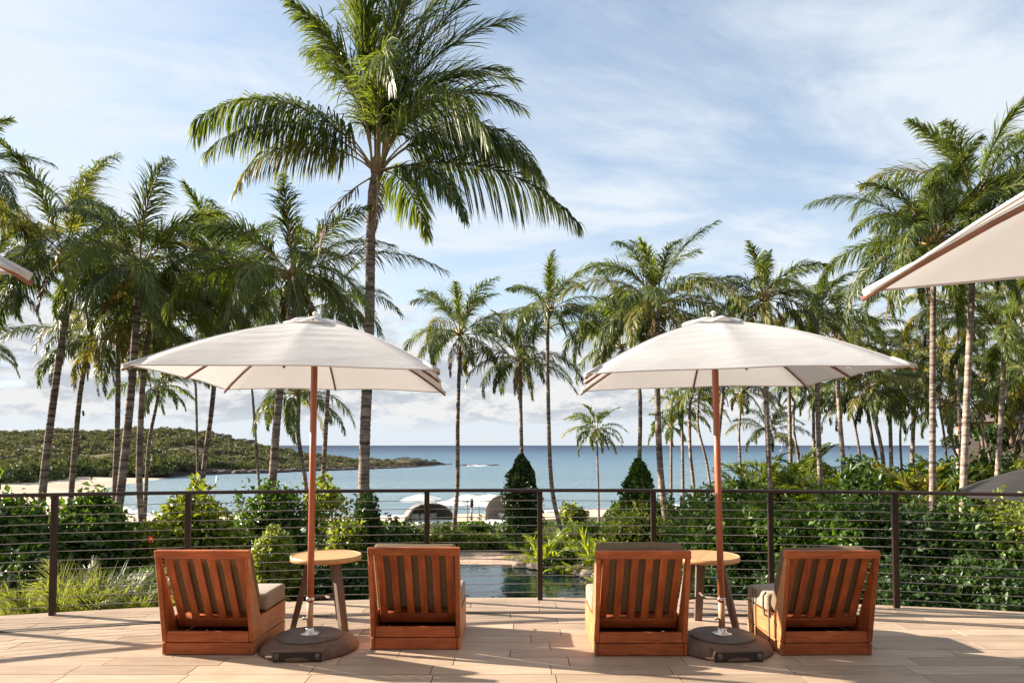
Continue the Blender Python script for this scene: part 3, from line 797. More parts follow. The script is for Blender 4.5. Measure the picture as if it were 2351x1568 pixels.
def build_chair(loc, rz, label, back_out=0.0, seed=0, straps=False, cushion_mat='cushion'):
    t = empty('lounge_chair', loc, label, 'lounge chair', 'wooden lounge chairs facing the sea', rz)
    h = W / 2
    tk, tv, ts = M['teak'], M['teak_v'], M['teak_s']
    rs = random.Random(seed)
    link('rear_plank', bm_mesh(box_bm(-h + 0.024, h - 0.024, 0.004, 0.026, 0.004, 0.086, 0.003), 'p'), tk, t)
    link('rear_plank', bm_mesh(box_bm(-h + 0.032, h - 0.032, 0.0, 0.024, 0.092, 0.168, 0.003), 'p'), tk, t)
    for z0, z1 in ((0.004, 0.086), (0.092, 0.245)):
        link('front_plank', bm_mesh(box_bm(-h + 0.024, h - 0.024, D - 0.024, D - 0.002, z0, z1, 0.003), 'p'), tk, t)
    for s in (-1, 1):
        xa, xb = (s * h, s * (h - 0.023)) if s < 0 else (h - 0.023, h)
        for bb_ in (box_bm(xa, xb, -0.002, D, 0.004, 0.086, 0.003), box_bm(xa, xb, 0.137, D, 0.092, 0.245, 0.003)):
            me_ = bm_mesh(bb_, 'p')
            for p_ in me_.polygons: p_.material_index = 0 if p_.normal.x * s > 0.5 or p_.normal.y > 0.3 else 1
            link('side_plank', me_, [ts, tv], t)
        sa, sb = (-h - 0.004, -h + 0.029) if s < 0 else (h - 0.029, h + 0.004)
        poly = [(0.004, 0.092), (-0.118, 0.700), (-0.118, 0.705), (-0.082, 0.705), (0.135, 0.245), (0.135, 0.092)]
        me_ = bm_mesh(prism_bm(poly, sa, sb, 0.003), 'p')
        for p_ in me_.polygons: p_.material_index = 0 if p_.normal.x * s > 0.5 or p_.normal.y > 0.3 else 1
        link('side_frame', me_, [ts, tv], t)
    link('top_rail', bm_mesh(box_bm(-h - 0.006, h + 0.006, -0.128, -0.074, 0.706, 0.762, 0.004), 'p'), tk, t)
    # slats lean inside the frame
    top = Vector((0, -0.085, 0.712)); bot = Vector((0, 0.165, 0.205))
    L_ = (top - bot).length; ang = math.atan2(top.y - bot.y, top.z - bot.z)
    iw = W - 0.066
    for i in range(6):
        x = -iw / 2 + 0.040 + (iw - 0.080) * i / 5
        b = box_bm(-0.0265, 0.0265, -0.009, 0.009, 0.03, L_, 0.002)
        o = link('slat', bm_mesh(b, 'slat'), tv, t, (x, bot.y, bot.z)); o.rotation_euler = (-ang, 0, 0)
    b = box_bm(-iw / 2 + 0.004, iw / 2 - 0.004, -0.013, 0.013, -0.045, 0.028, 0.002)
    o = link('bottom_rail', bm_mesh(b, 'rail'), tk, t, bot); o.rotation_euler = (-ang, 0, 0)
    link('seat_board', bm_mesh(box_bm(-h + 0.026, h - 0.026, 0.17, D - 0.028, 0.215, 0.235, 0.002), 'p'), tk, t)
    link('plinth', bm_mesh(box_bm(-h + 0.045, h - 0.045, 0.03, D - 0.04, 0.0, 0.01), 'p'), M['dark'], t)
    c = link('seat_cushion', cushion_mesh(-h + 0.004, h - 0.004, 0.285, D + 0.012, 0.247, 0.378, seed=seed), M[cushion_mat], t)
    # back cushion: a slab leaning on the slats
    n = Vector((0, math.cos(ang), -math.sin(ang)))
    Mx = Matrix.Translation(bot + Vector((0, 0.012, 0)) ) @ Matrix.Rotation(-ang, 4, 'X')
    link('back_cushion', cushion_mesh(-h + 0.03 - back_out * 0.3, h - 0.03, 0.012, 0.125, 0.055, L_ - 0.035 + back_out, Mx, puff=0.004, seed=seed + 5), M['cushion_back'], t)
    # cushion ties at the front corner
    link('cushion_tie', tube([(h - 0.02, D + 0.004, 0.25), (h + 0.006, D + 0.03, 0.246), (h + 0.028, D + 0.045, 0.236)], 0.005, 6), M['strap'], t)
    if straps:
        for y, w in ((0.565, 0.012), (0.50, 0.012)):
            link('strap', bm_mesh(box_bm(-h - 0.008, -h - 0.003, y - w / 2, y + w / 2, 0.02, 0.37, 0.001), 'p'), M['strap'], t)
        link('strap', bm_mesh(box_bm(-h - 0.008, -h - 0.003, 0.215, 0.229, 0.02, 0.24, 0.001), 'p'), M['strap'], t)
        link('handle', tube([(-h - 0.006, 0.27, 0.395), (-h - 0.03, 0.262, 0.37), (-h - 0.036, 0.25, 0.30), (-h - 0.03, 0.235, 0.235), (-h - 0.006, 0.222, 0.225)], 0.008, 8), M['strap'], t)
        link('buckle', bm_mesh(box_bm(-h - 0.018, -h - 0.004, 0.19, 0.212, 0.225, 0.305, 0.003), 'p'), M['strap'], t)
    return t
def chair_at(pl, pr, **k):
    a, b_ = on(*pl), on(*pr); c = (a + b_) / 2; rz = math.atan2(b_.y - a.y, b_.x - a.x)
    return build_chair(c, rz, **k)
chair_at((370, 1503), (582, 1504), label='leftmost lounge chair, its bare slatted back and right side showing, left of the first parasol', seed=1)
chair_at((852, 1491), (1055, 1491), label='lounge chair seen straight from behind, right of the first parasol and round table', seed=2, back_out=0.045)
chair_at((1367, 1506), (1577, 1506), label='lounge chair left of the second parasol, brown back cushion rising above its top rail', seed=3, back_out=0.085)
chair_at((1794, 1505), (2003, 1504), label='rightmost lounge chair, sunlit left side with dark straps and a loop handle', seed=4, back_out=0.045, straps=True)

# ------------------------------------------------------------------ parasols
def canopy_mesh(w, rim, top, r0=0.13, corner_drop=0.006, seed=0):
    """square canopy on eight ribs; (u) round the perimeter, (t) from hub to rim"""
    hw = w / 2; NU = 96; NT = 40; V = []; Q = []
    rs = random.Random(seed); ph = [rs.uniform(0, 6.28) for _ in range(3)]
    for j in range(NT + 1):
        t = j / NT
        for i in range(NU):
            a = 2 * math.pi * i / NU + math.pi / 4
            k = 1 / max(abs(math.cos(a)), abs(math.sin(a)))           # square radius
            q = (i / NU * 8) % 1.0; sag = math.sin(math.pi * q)          # 0 on a rib, 1 between
            corner = (k - 1) / (math.sqrt(2) - 1)
            edge = hw * k * (1 - 0.014 * sag * t)
            r = r0 + (edge - r0) * t
            prof = t * 0.55 + 0.45 * t * t
            z = top + (rim - top) * prof - corner_drop * corner * t * t + 0.008 * (1 - corner) * t * t
            z -= 0.011 * sag * math.sin(math.pi * min(t * 1.05, 1)) + 0.0
            z += 0.004 * sag * t ** 3
            z += 0.003 * math.sin(a * 7 + ph[0] + t * 5) * t
            z += 0.0035 * sag * math.sin(t * 46 + 2.2 * math.sin(a * 3 + ph[1]) + ph[2]) * max(0, 1 - abs(t - 0.42) * 2.4)
            V.append((r * math.cos(a), r * math.sin(a), z))
    for j in range(NT):
        for i in range(NU):
            l = (i + 1) % NU; Q.append((j * NU + i, j * NU + l, (j + 1) * NU + l, (j + 1) * NU + i))
    return npmesh('canopy', V, Q, smooth=True), NU
def canopy_z(w, rim, top, a, t, r0=0.13, corner_drop=0.006):
    k = 1 / max(abs(math.cos(a)), abs(math.sin(a))); corner = (k - 1) / (math.sqrt(2) - 1)
    r = r0 + (w / 2 * k - r0) * t
    return r, top + (rim - top) * (t * 0.55 + 0.45 * t * t) - corner_drop * corner * t * t + 0.008 * (1 - corner) * t * t
def build_parasol(loc, rz, w, rim, top, label, lean=(0, 0), seed=0, block_rz=0.0):
    t = empty('parasol', loc, label, 'parasol', 'square cream parasols on the terrace', 0)
    # base
    link('base_tub', lathe([(0.355, 0.0), (0.36, 0.02), (0.335, 0.055), (0.27, 0.085), (0.22, 0.092)], 40), M['base'], t)
    link('base_plate', lathe([(0.235, 0.086), (0.238, 0.098), (0.232, 0.106), (0.10, 0.108)], 40), M['base_top'], t)
    link('foot_flange', lathe([(0.072, 0.108), (0.07, 0.114), (0.035, 0.122), (0.03, 0.15), (0.027, 0.152)], 20), M['chrome'], t)
    b = box_bm(-0.176, 0.176, -0.345, -0.2, 0.002, 0.078, 0.006)
    o = link('wheel_housing', bm_mesh(b, 'housing'), M['base'], t); o.rotation_euler = (0, 0, block_rz)
    b = box_bm(-0.166, 0.166, -0.349, -0.3455, 0.008, 0.068, 0.001)
    link('wheel_slot', bm_mesh(b, 'slot'), M['dark'], o)
    for s in (-1, 1):
        wme = tube([(s * 0.125, -0.338, 0.036), (s * 0.155, -0.338, 0.036)], 0.028, 14)
        link('wheel', wme, M['base_top'], o)
    up = empty('shaft', (0, 0, 0.10), None, None); up.parent = t
    up.rotation_euler = (lean[0], lean[1], 0)
    # everything below rides the (slightly leaning) pole; kept one level deep
    Mz = Matrix.Translation((0, 0, 0.10)) @ up.rotation_euler.to_matrix().to_4x4()
    bpy.data.objects.remove(up)
    def part(name, me, m, par=t):
        o = link(name, me, m, par)
        if par is t: o.matrix_local = Mz
        return o
    zr, zt = rim - 0.10, top - 0.10
    part('sleeve', tube([(0, 0, 0.02), (0, 0, 0.262)], 0.0235, 18), M['sleeve'])
    part('collar', lathe([(0.026, 0.250), (0.031, 0.256), (0.031, 0.270), (0.026, 0.276)], 18), M['chrome'])
    part('tightening_knob', tube([(-0.022, 0, 0.12), (-0.05, -0.004, 0.12)], [0.008, 0.014], 10), M['chrome'])
    part('pole', tube([(0, 0, 0.24), (0, 0, 1.0), (0, 0, zt + 0.02)], 0.0245, 20), M['pole'])
    me, NU = canopy_mesh(w, zr, zt, seed=seed)
    Mr = Matrix.Rotation(rz, 4, 'Z'); me.transform(Mr)
    cano = part('canopy', me, M['canvas'])
    # rim hem, a sub-part, a thin folded band
    loop = [me.vertices[40 * NU + i].co.copy() for i in range(NU)] ; loop.append(loop[0])
    link('hem', tube(loop, 0.005, 5), M['canvas'], cano)
    hub = part('hub', lathe([(0.05, zt - 0.07), (0.055, zt - 0.06), (0.055, zt - 0.02), (0.04, zt - 0.01)], 16), M['rib'])
    part('runner', lathe([(0.045, zr + 0.13), (0.05, zr + 0.135), (0.05, zr + 0.17), (0.04, zr + 0.18)], 16), M['rib'])
    for k in range(4):       # stitched seams over the hip ribs
        i = (k * 24) % NU
        link('seam', tube([me.vertices[j * NU + i].co + Vector((0, 0, 0.0012)) for j in range(0, 41, 4)], 0.0016, 4), M['seam'], cano)
    for k in range(8):
        a = math.pi / 4 * k; pts = []
        for s in (0.0, 0.25, 0.5, 0.75, 0.9, 0.985 if k % 2 == 0 else 1.015):
            r, z = canopy_z(w, zr, zt, a, s); pts.append(Mr @ Vector((r * math.cos(a), r * math.sin(a), z - 0.016)))
        part('rib', tube(pts, 0.0095, 6), M['rib'])
        r, z = canopy_z(w, zr, zt, a, 0.45)
        part('strut', tube([Mr @ Vector((0.045 * math.cos(a), 0.045 * math.sin(a), zr + 0.155)), Mr @ Vector((r * math.cos(a), r * math.sin(a), z - 0.024))], 0.007, 6), M['rib'])
        if k % 2 == 1:       # stitched corner pockets
            r, z = canopy_z(w, zr, zt, a, 1.0); r2, z2 = canopy_z(w, zr, zt, a, 0.90)
            link('corner_pocket', tube([Mr @ Vector((r2 * math.cos(a), r2 * math.sin(a), z2 - 0.006)), Mr @ Vector(((r + 0.012) * math.cos(a), (r + 0.012) * math.sin(a), z - 0.008))], [0.012, 0.017], 8), M['canvas'], cano)
    # ruffled vent cap and finial
    NV = 64; V = []; Q = []
    rs = random.Random(seed + 9)
    for j, (r, dz) in enumerate(((0.03, 0.040), (0.10, 0.032), (0.17, 0.014), (0.225, -0.006))):
        for i in range(NV):
            a = 2 * math.pi * i / NV; rip = 0.5 + 0.5 * math.sin(a * 8 + 0.6)
            k = 1 + 0.12 * (1 / max(abs(math.cos(a + math.pi / 4)), abs(math.sin(a + math.pi / 4))) - 1)
            V.append(tuple(Mr @ Vector((r * k * math.cos(a), r * k * math.sin(a), zt + dz + (0.022 * rip * (j / 3) ** 1.5) + 0.006 * math.sin(a * 5 + j) - 0.012 * (j == 3)))))
    for j in range(3):
        for i in range(NV):
            l = (i + 1) % NV; Q.append((j * NV + i, j * NV + l, (j + 1) * NV + l, (j + 1) * NV + i))
    part('vent_cap', npmesh('vent', V, Q, smooth=True), M['canvas'])
    part('finial', lathe([(0.012, zt + 0.05), (0.012, zt + 0.066), (0.019, zt + 0.072), (0.021, zt + 0.082), (0.014, zt + 0.092), (0.004, zt + 0.095)], 14), M['white'])
    return t
z_b = 0.108
p1 = on(711, 1453, 0.11); p1.z = 0
p2 = on(1658, 1453, 0.11); p2.z = 0
build_parasol(p1, R(4.2), 1.895, 1.985, 2.41, 'cream square parasol over the left round table, second from the left', lean=(0, R(0.4)), seed=1, block_rz=R(2))
build_parasol(p2, R(-4.7), 1.949, 1.985, 2.41, 'cream square parasol over the right round table, its pole leaning slightly left', lean=(R(1.0), R(-1.2)), seed=2, block_rz=R(3))
build_parasol((2.167, 1.115, 0), R(-13.6), 2.4, 1.98, 2.44, 'nearest parasol, only the underside of one corner in view at the right edge', lean=(0.06, -0.03), seed=3)
build_parasol((-2.315, 1.095, 0), R(8.2), 1.92, 2.0, 2.42, 'parasol mostly out of view, only a small corner tip showing at the left edge', lean=(0.037, 0.031), seed=4)

# ------------------------------------------------------------------ round tables
def build_table(loc, label, rz, seed):
    t = empty('round_table', loc, label, 'side table', 'round wooden side tables', rz)
    r = 0.277; z1 = 0.592
    # two half boards with a hairline joint
    for s in (-1, 1):
        b = bmesh.new(); n = 40; g = 0.0015
        ang0 = math.asin(g / r); poly = []
        for i in range(n + 1):
            a = ang0 + (math.pi - 2 * ang0) * i / n
            poly.append((r * math.cos(a), s * r * math.sin(a)))
        rot = lambda p: (p[0] * math.cos(0.9) - p[1] * math.sin(0.9), p[0] * math.sin(0.9) + p[1] * math.cos(0.9))
        tp = [b.verts.new((*rot(p), z1)) for p in poly]; bt = [b.verts.new((*rot(p), z1 - 0.036)) for p in poly]
        b.faces.new(tp); b.faces.new(list(reversed(bt)))
        for i in range(len(poly)): b.faces.new((tp[i], tp[(i + 1) % len(poly)], bt[(i + 1) % len(poly)], bt[i]))
        bmesh.ops.recalc_face_normals(b, faces=b.faces)
        link('tabletop_half', bm_mesh(b, 'half'), M['tabletop'], t)
    V = []; Q = []; n = 64
    prof = ((r + 0.001, z1 - 0.038), (r + 0.010, z1 - 0.036), (r + 0.011, z1 + 0.002), (r + 0.004, z1 + 0.004), (r - 0.006, z1 + 0.003), (r - 0.007, z1 + 0.001))
    for rr, z in prof:
        for i in range(n): a = 2 * math.pi * i / n; V.append((rr * math.cos(a), rr * math.sin(a), z))
    for j in range(len(prof) - 1):
        for i in range(n): l = (i + 1) % n; Q.append((j * n + i, j * n + l, (j + 1) * n + l, (j + 1) * n + i))
    link('edge_band', npmesh('band', V, Q, smooth=False), M['tabletop'], t)
    for a in (R(190), R(-42), R(75)):
        p0 = Vector((0.13 * math.cos(a), 0.13 * math.sin(a), z1 - 0.037)); p1 = Vector((0.26 * math.cos(a), 0.26 * math.sin(a), 0.0))
        u = Vector((-math.sin(a), math.cos(a), 0)); w = Vector((math.cos(a), math.sin(a), 0))
        b = bmesh.new(); vs_ = []
        for p, hw, ht in ((p0, 0.036, 0.028), (p1, 0.030, 0.022)):
            vs_.append([b.verts.new(p + u * sx * hw + w * sy * ht) for sx, sy in ((-1, -1), (1, -1), (1, 1), (-1, 1))])
        for i in range(4): b.faces.new((vs_[0][i], vs_[0][(i + 1) % 4], vs_[1][(i + 1) % 4], vs_[1][i]))
        b.faces.new(vs_[0]); b.faces.new(list(reversed(vs_[1])))
        link('leg', bm_mesh(b, 'leg'), M['tableleg'], t)
        # stretcher to the middle
        q0 = p0.lerp(p1, 0.55)
        link('stretcher', tube([q0, Vector((0, 0, q0.z))], 0.011, 6), M['tableleg'], t)
build_table((at(749, 1278, 6.0).x, 6.0, 0), 'round wooden side table under the left parasol, between two chairs', R(0), 1)
build_table((at(1616, 1278, 5.98).x, 5.98, 0), 'round wooden side table under the right parasol, partly behind a chair', R(12), 2)

# ------------------------------------------------------------------ palms
def frond_mesh(az, e0, e1, L, rs, nl=44, lmax=0.20, droop=1.4, wl=0.034, wind=0.06, pet=0.16, roll=0.0, seg=3, rach=0.022):
    """one pinnate leaf. az azimuth (0 = +x), e0/e1 elevation at foot and tip, L length"""
    NS = 16
    s = np.linspace(0, 1, NS + 1)
    e = e0 + (e1 - e0) * s ** 1.25
    ds = L / NS
    em = (e[1:] + e[:-1]) / 2
    r = np.concatenate([[0], np.cumsum(np.cos(em)) * ds]); z = np.concatenate([[0], np.cumsum(np.sin(em)) * ds])
    side_b = rs.uniform(-0.10, 0.10)
    off = side_b * L * s ** 2
    ca, sa = math.cos(az), math.sin(az)
    P = np.stack([r * ca - off * sa + wind * L * s ** 2, r * sa + off * ca, z], 1)
    T = np.gradient(P, axis=0); T /= np.linalg.norm(T, axis=1, keepdims=True)
    # leaflets
    nl2 = nl
    u = pet + (1 - pet) * (np.arange(nl2) + 0.5) / nl2
    u = np.repeat(u, 2); sg = np.tile([1.0, -1.0], nl2); u = np.clip(u + rs.normal(size=len(u)) * 0.004, 0, 1)
    n = len(u)
    Pi = np.stack([np.interp(u, s, P[:, k]) for k in range(3)], 1); Ti = np.stack([np.interp(u, s, T[:, k]) for k in range(3)], 1)
    S = np.stack([-np.full(n, sa), np.full(n, ca), np.zeros(n)], 1)
    S = S - Ti * (S * Ti).sum(1, keepdims=True); S /= np.linalg.norm(S, axis=1, keepdims=True)
    Nn = np.cross(S, Ti)
    Nn *= np.sign(Nn[:, 2:3] + 1e-6) if False else 1
    Nn = -Nn if True else Nn
    # make the normal point to the sky side of the leaf when level
    Nn = np.where((Nn[:, 2:3] < 0) & (np.abs(Ti[:, 2:3]) < 0.9), -Nn, Nn)
    rl = roll + 1.1 * (u - 0.4) * rs.uniform(-1, 1)
    c, s_ = np.cos(rl)[:, None], np.sin(rl)[:, None]
    S2 = S * c + Nn * s_; N2 = Nn * c - S * s_
    v = (u - pet) / (1 - pet)
    ll = L * lmax * (0.45 + 0.55 * np.sin(np.pi * np.clip(v * 1.15 + 0.12, 0, 1)) ** 0.8) * np.where(v > 0.85, 1 - (v - 0.85) * 2.2, 1) * rs.uniform(0.82, 1.12, n)
    sweep = 0.62 + 0.42 * v + 0.62 * np.clip(Ti[:, 2], 0, 1) ** 1.5 + rs.normal(size=n) * 0.15
    vee = 0.30 - 0.2 * v + rs.normal(size=n) * 0.24
    d = S2 * sg[:, None] * np.cos(sweep)[:, None] + Ti * np.sin(sweep)[:, None] + N2 * vee[:, None]
    d /= np.linalg.norm(d, axis=1, keepdims=True)
    dr = droop * rs.uniform(0.7, 1.3, n)
    g = np.array([wind * 1.6, 0, -1.0])
    pts = [Pi]; dirs = []
    for k in range(seg):
        dd = d + g * (dr * (k + 0.35) / seg)[:, None]
        dd /= np.linalg.norm(dd, axis=1, keepdims=True); dirs.append(dd)
        pts.append(pts[-1] + dd * (ll / seg)[:, None])
    W_ = np.cross(d, N2); W_ /= np.linalg.norm(W_, axis=1, keepdims=True) + 1e-9
    W_ = W_ + N2 * rs.normal(size=(n, 1)) * 0.35
    wid = wl * rs.uniform(0.8, 1.15, n)
    prof = {4: [0.6, 1.0, 1.0, 0.85, 0.0], 3: [0.6, 1.0, 0.85, 0.0], 2: [0.7, 1.0, 0.0]}[seg]
    V = []
    for k in range(seg):
        w = W_ * (wid * prof[k] * 0.5)[:, None]; V += [pts[k] - w, pts[k] + w]
    V.append(pts[seg])
    m = 2 * seg + 1
    VL = np.stack(V, 1).reshape(-1, 3); i0 = np.arange(n)[:, None] * m
    Q = np.concatenate([i0 + np.array([[2 * k, 2 * k + 1, 2 * k + 3, 2 * k + 2]]) for k in range(seg - 1)], 0)
    Tt = i0 + np.array([[2 * seg - 2, 2 * seg - 1, 2 * seg]])
    # rachis: triangular tube
    base = len(VL); VR = []; QR = []
    Sr = np.stack([-np.full(NS + 1, sa), np.full(NS + 1, ca), np.zeros(NS + 1)], 1); Nr = np.cross(T, Sr)
    for j in range(NS + 1):
        rr = rach * (1 - 0.82 * s[j]) * (1.9 if j == 0 else 1)
        VR += [P[j] + Sr[j] * rr, P[j] - Nr[j] * rr * 0.8, P[j] - Sr[j] * rr, P[j] + Nr[j] * rr * 0.5]
    for j in range(NS):
        for k in range(4): QR.append((base + j * 4 + k, base + j * 4 + (k + 1) % 4, base + (j + 1) * 4 + (k + 1) % 4, base + (j + 1) * 4 + k))
    VA = np.concatenate([VL, np.array(VR)]); QA = np.concatenate([Q, np.array(QR)])
    mi = np.concatenate([np.zeros(len(Q)), np.ones(len(QR)), np.zeros(len(Tt))])
    return npmesh('frond', VA, QA, Tt, mi=mi)

def trunk_mesh(path, r0, r1, seed, ring=0.11):
    """path from ground to crown; ringed, slightly swollen foot"""
    rs = random.Random(seed)
    # Catmull-Rom through the path
    P = [path[0]] + path + [path[-1]]; pts = []
    for i in range(1, len(P) - 2):
        a, b_, c, d = P[i - 1], P[i], P[i + 1], P[i + 2]
        n = max(2, int((c - b_).length / (ring / 2)))
        for k in range(n):
            t = k / n
            pts.append(0.5 * ((2 * b_) + (c - a) * t + (2 * a - 5 * b_ + 4 * c - d) * t * t + (3 * b_ - a - 3 * c + d) * t ** 3))
    pts.append(path[-1]); m = len(pts); rad = []
    for i in range(m):
        t = i / (m - 1); z = (pts[i] - pts[0]).length
        r = r0 + (r1 - r0) * t ** 0.8 + r0 * 0.5 * math.exp(-z / 0.35)
        r *= (1.045 if i % 2 else 0.965) + rs.uniform(-0.02, 0.02)
        if t > 0.96: r *= 1 + (t - 0.96) * 8
        rad.append(r)
    return tube(pts, rad, 12, 'trunk', smooth=True)

def palm(name_lab, trunk_px, crown_px, Y, frond_px, wpx, seed, n=22, pale=False, custom=None, cat='palm tree', group='coconut palms beyond the railing',
         spread=1.0, droop=1.3, up=84, low=-20, nuts=0, lod=0, dry=0.12, wind=0.09, base_z=None, ybase=None, extra=None):
    rs = np.random.RandomState(seed); rr = random.Random(seed)
    C = at(crown_px[0], crown_px[1], Y)
    pts = [at(px, py, Y + (ybase or 0) * i / max(1, len(trunk_px))) for i, (px, py) in enumerate(trunk_px)]    # from top to bottom
    low_p = pts[-1] if pts else C
    prev = pts[-2] if len(pts) > 1 else C
    gzv = gzs(low_p.x, low_p.y) if base_z is None else base_z
    path = [C] + pts
    if low_p.z > gzv + 0.05:
        sl = (low_p - prev); sl = sl / max(abs(sl.z), 0.3)
        f = Vector((low_p.x + sl.x * (low_p.z - gzv) * 0.6, low_p.y, gzv - 0.15))
        path.append(f)
    path = list(reversed(path)); base = path[0].copy()
    t = empty('palm_tree', base, name_lab, cat, group)
    r0 = wpx * Y / F / 2
    link('trunk', trunk_mesh([p - base for p in path], r0, r0 * 0.72, seed, ring=0.12 if Y < 22 else 0.2), M['trunk_pale'] if pale else M['trunk'], t)
    top = C - base
    L = frond_px * Y / F * 0.90
    near = Y < 24
    nl = {0: 74, 1: 54, 2: 38}[lod] if not near else (118 if custom else 104)
    seg = 3 if lod < 2 else 2
    wl = ((0.033 if custom else 0.032) if near else {0: 0.040, 1: 0.054, 2: 0.085}[lod]) * max(0.7, min(1.3, L / 4.0))
    specs = []
    if custom:
        for c in custom: specs.append((R(c[0]), R(c[1]), R(c[2]), c[3] * (0.84 if abs(c[0]) < 30 else 0.97), c[4] if len(c) > 4 else droop, c[5] if len(c) > 5 else False))
    for i in range(n):
        q = (i + 0.5) / n
        az = i * 2.39996 + rr.uniform(-0.35, 0.35) + seed
        e0 = up + (low - up) * q ** 0.95 + rr.uniform(-8, 8)
        bend = 34 + 62 * spread * math.sin(math.pi * min(1, 0.15 + q * 0.6)) + rr.uniform(-22, 26)
        e1 = max(e0 - bend, -88)
        Lk = L * (0.72 + 0.36 * math.sin(math.pi * min(1, q * 0.75 + 0.22))) * rr.uniform(0.78, 1.12)
        specs.append((az, R(e0), R(e1), Lk, droop * (0.7 + 1.5 * q), rr.random() < dry * (0.3 + 1.6 * q)))
    for k, (az, e0, e1, Lk, dp, dr_) in enumerate(specs):
        me = frond_mesh(az, e0, e1, Lk, rs, nl=nl, droop=dp, wl=wl, wind=wind, seg=seg + (1 if custom else 0), roll=rr.uniform(-0.75, 0.75), rach=0.03 if near else 0.034, lmax=0.30 if custom else 0.25)
        o = link('frond', me, [M['frond_dry'] if dr_ else M['frond'], M['rachis']], t, top + Vector((0.1 * math.cos(az), 0.1 * math.sin(az), 0.04 + 0.10 * math.sin(max(e0, 0)))))
    if near or lod == 0:
        for k in range(rr.choice((0, 1, 2, 2))):
            az = rr.uniform(0, 6.28)
            me = frond_mesh(az, R(-35), R(-86), L * rr.uniform(0.45, 0.7), rs, nl=34, droop=3.5, wl=wl * 1.1, wind=0.03, seg=2, roll=rr.uniform(-1, 1), rach=0.026, lmax=0.2)
            o = link('frond', me, [M['frond_dead'], M['rachis']], t, top + Vector((0.1 * math.cos(az), 0.1 * math.sin(az), -0.1))); o['label'] = 'dead brown hanging frond'
    # fibrous crown heart
    b = bmesh.new(); bmesh.ops.create_icosphere(b, subdivisions=2, radius=1)
    for v in b.verts: v.co = Vector((v.co.x * r0 * 1.25, v.co.y * r0 * 1.25, v.co.z * r0 * 2.0)) * (1 + 0.12 * (rr.random() - 0.5))
    link('leaf_base', bm_mesh(b, 'heart', True), M['fibre'], t, top + Vector((0, 0, r0 * 1.0)))
    for k in range(nuts):
        a = k * 2.4; b = bmesh.new(); bmesh.ops.create_icosphere(b, subdivisions=2, radius=0.12)
        for v in b.verts: v.co.z *= 1.2
        link('coconut', bm_mesh(b, 'nut', True), M['coconut'], t, top + Vector((0.25 * math.cos(a), 0.25 * math.sin(a), -0.15 - 0.12 * (k % 2))))
    return t

K = [ # az, e0, e1, L, droop, dry : the tall palm's big fronds one by one
    (176, 60, -50, 5.1, 5.0), (188, 54, -44, 4.5, 4.6), (182, 36, -72, 3.6, 3.6, True), (2, 56, -88, 5.3, 4.0), (-6, 46, -66, 4.6, 4.2), (4, 16, -52, 5.3, 5.5),
    (-48, 58, -88, 4.0, 3.2), (-30, 5, -84, 2.6, 2.4), (170, 48, -46, 4.5, 4.4), (14, 50, -54, 4.6, 4.2),
    (6, 84, 8, 5.3, 0.5), (25, 80, -8, 5.0, 0.7), (-12, 86, 30, 5.4, 0.5), (120, 88, 62, 5.3, 0.5), (176, 85, 80, 5.6, 1.4), (183, 86, 76, 4.8, 1.6),
    (190, 84, 34, 3.8, 1.4), (-84, 88, -84, 4.0, 2.0), (60, 66, -6, 4.6, 1.2), (100, 70, -16, 4.4, 1.2), (150, 78, 26, 4.2, 1.4), (40, 88, 50, 5.1, 0.6), (-150, 86, 24, 3.8, 1.4),
    (14, 74, -25, 4.7, 0.9), (80, 24, -50, 3.5, 2.5), (-60, 88, 62, 4.8, 0.7), (0, 78, -4, 4.3, 0.7)]
palm('tallest coconut palm, in the middle left with its crown reaching the top of the picture', [(853, 470), (848, 760), (838, 1000), (834, 1200)], (866, 398), 15.0, 440, 28, 3, n=0, custom=K, wind=0.04)
palm('thick palm with a full crown, standing just left of the first parasol', [(318, 660), (301, 900), (278, 1121), (264, 1230)], (320, 625), 17.5, 330, 21.5, 7, n=25, wind=0.08, droop=1.2, nuts=4, low=-24)
palm('leaning palm with a clump of coconuts, at the far left of the railing', [(154, 700), (128, 880), (100, 1105)], (150, 590), 19.5, 320, 19.5, 12, n=22, nuts=6, low=-24)
palm('palm whose trunk rises behind the left parasol, crown over its top', [(666, 720), (640, 920), (617, 1235)], (674, 640), 15.8, 320, 21, 21, n=23, up=70, low=-24, droop=1.5, nuts=2)
palm('palm behind the left parasol with its bare trunk under its left corner', [(490, 900), (465, 1104)], (506, 655), 22.0, 260, 13, 33, n=22, low=-24)
palm('slender curved palm with the lowest crown left of the thick leaning pair', [(197, 830), (182, 920), (165, 1112)], (206, 790), 26.0, 200, 14, 41, n=18, lod=0, nuts=0)
palm('straight dark palm beside the thick trunk left of the parasol corner', [(271, 830), (270, 960), (264, 1120), (262, 1190)], (272, 790), 24.0, 220, 14.5, 43, n=19)
palm('rough trunked palm crossing in front of a thinner one, left of the parasol corner', [(335, 800), (326, 900), (320, 1121), (337, 1285)], (352, 745), 18.5, 250, 17, 47, n=19, low=-24)
palm('thin palm with a small crown just under the left parasol corner', [(359, 930), (343, 1010), (337, 1090)], (364, 895), 34.0, 130, 9.5, 51, n=15, lod=1)
palm('palm seen below the left parasol, fronds drooping either side of the pole', [(686, 920), (685, 1000), (702, 1115)], (682, 905), 33.0, 180, 12, 53, n=17, lod=1, low=-30, up=60)
palm('straight palm right of the left parasol, first of the open middle row', [(1056, 800), (1051, 960), (1050, 1117), (1040, 1232)], (1056, 770), 33.0, 190, 11, 61, n=20, lod=0, nuts=0)
palm('palm rising out of the dark vine cone in the middle of the bay', [(1195, 870), (1196, 960), (1198, 1060)], (1195, 830), 32.0, 180, 10.5, 66, n=20, lod=0)
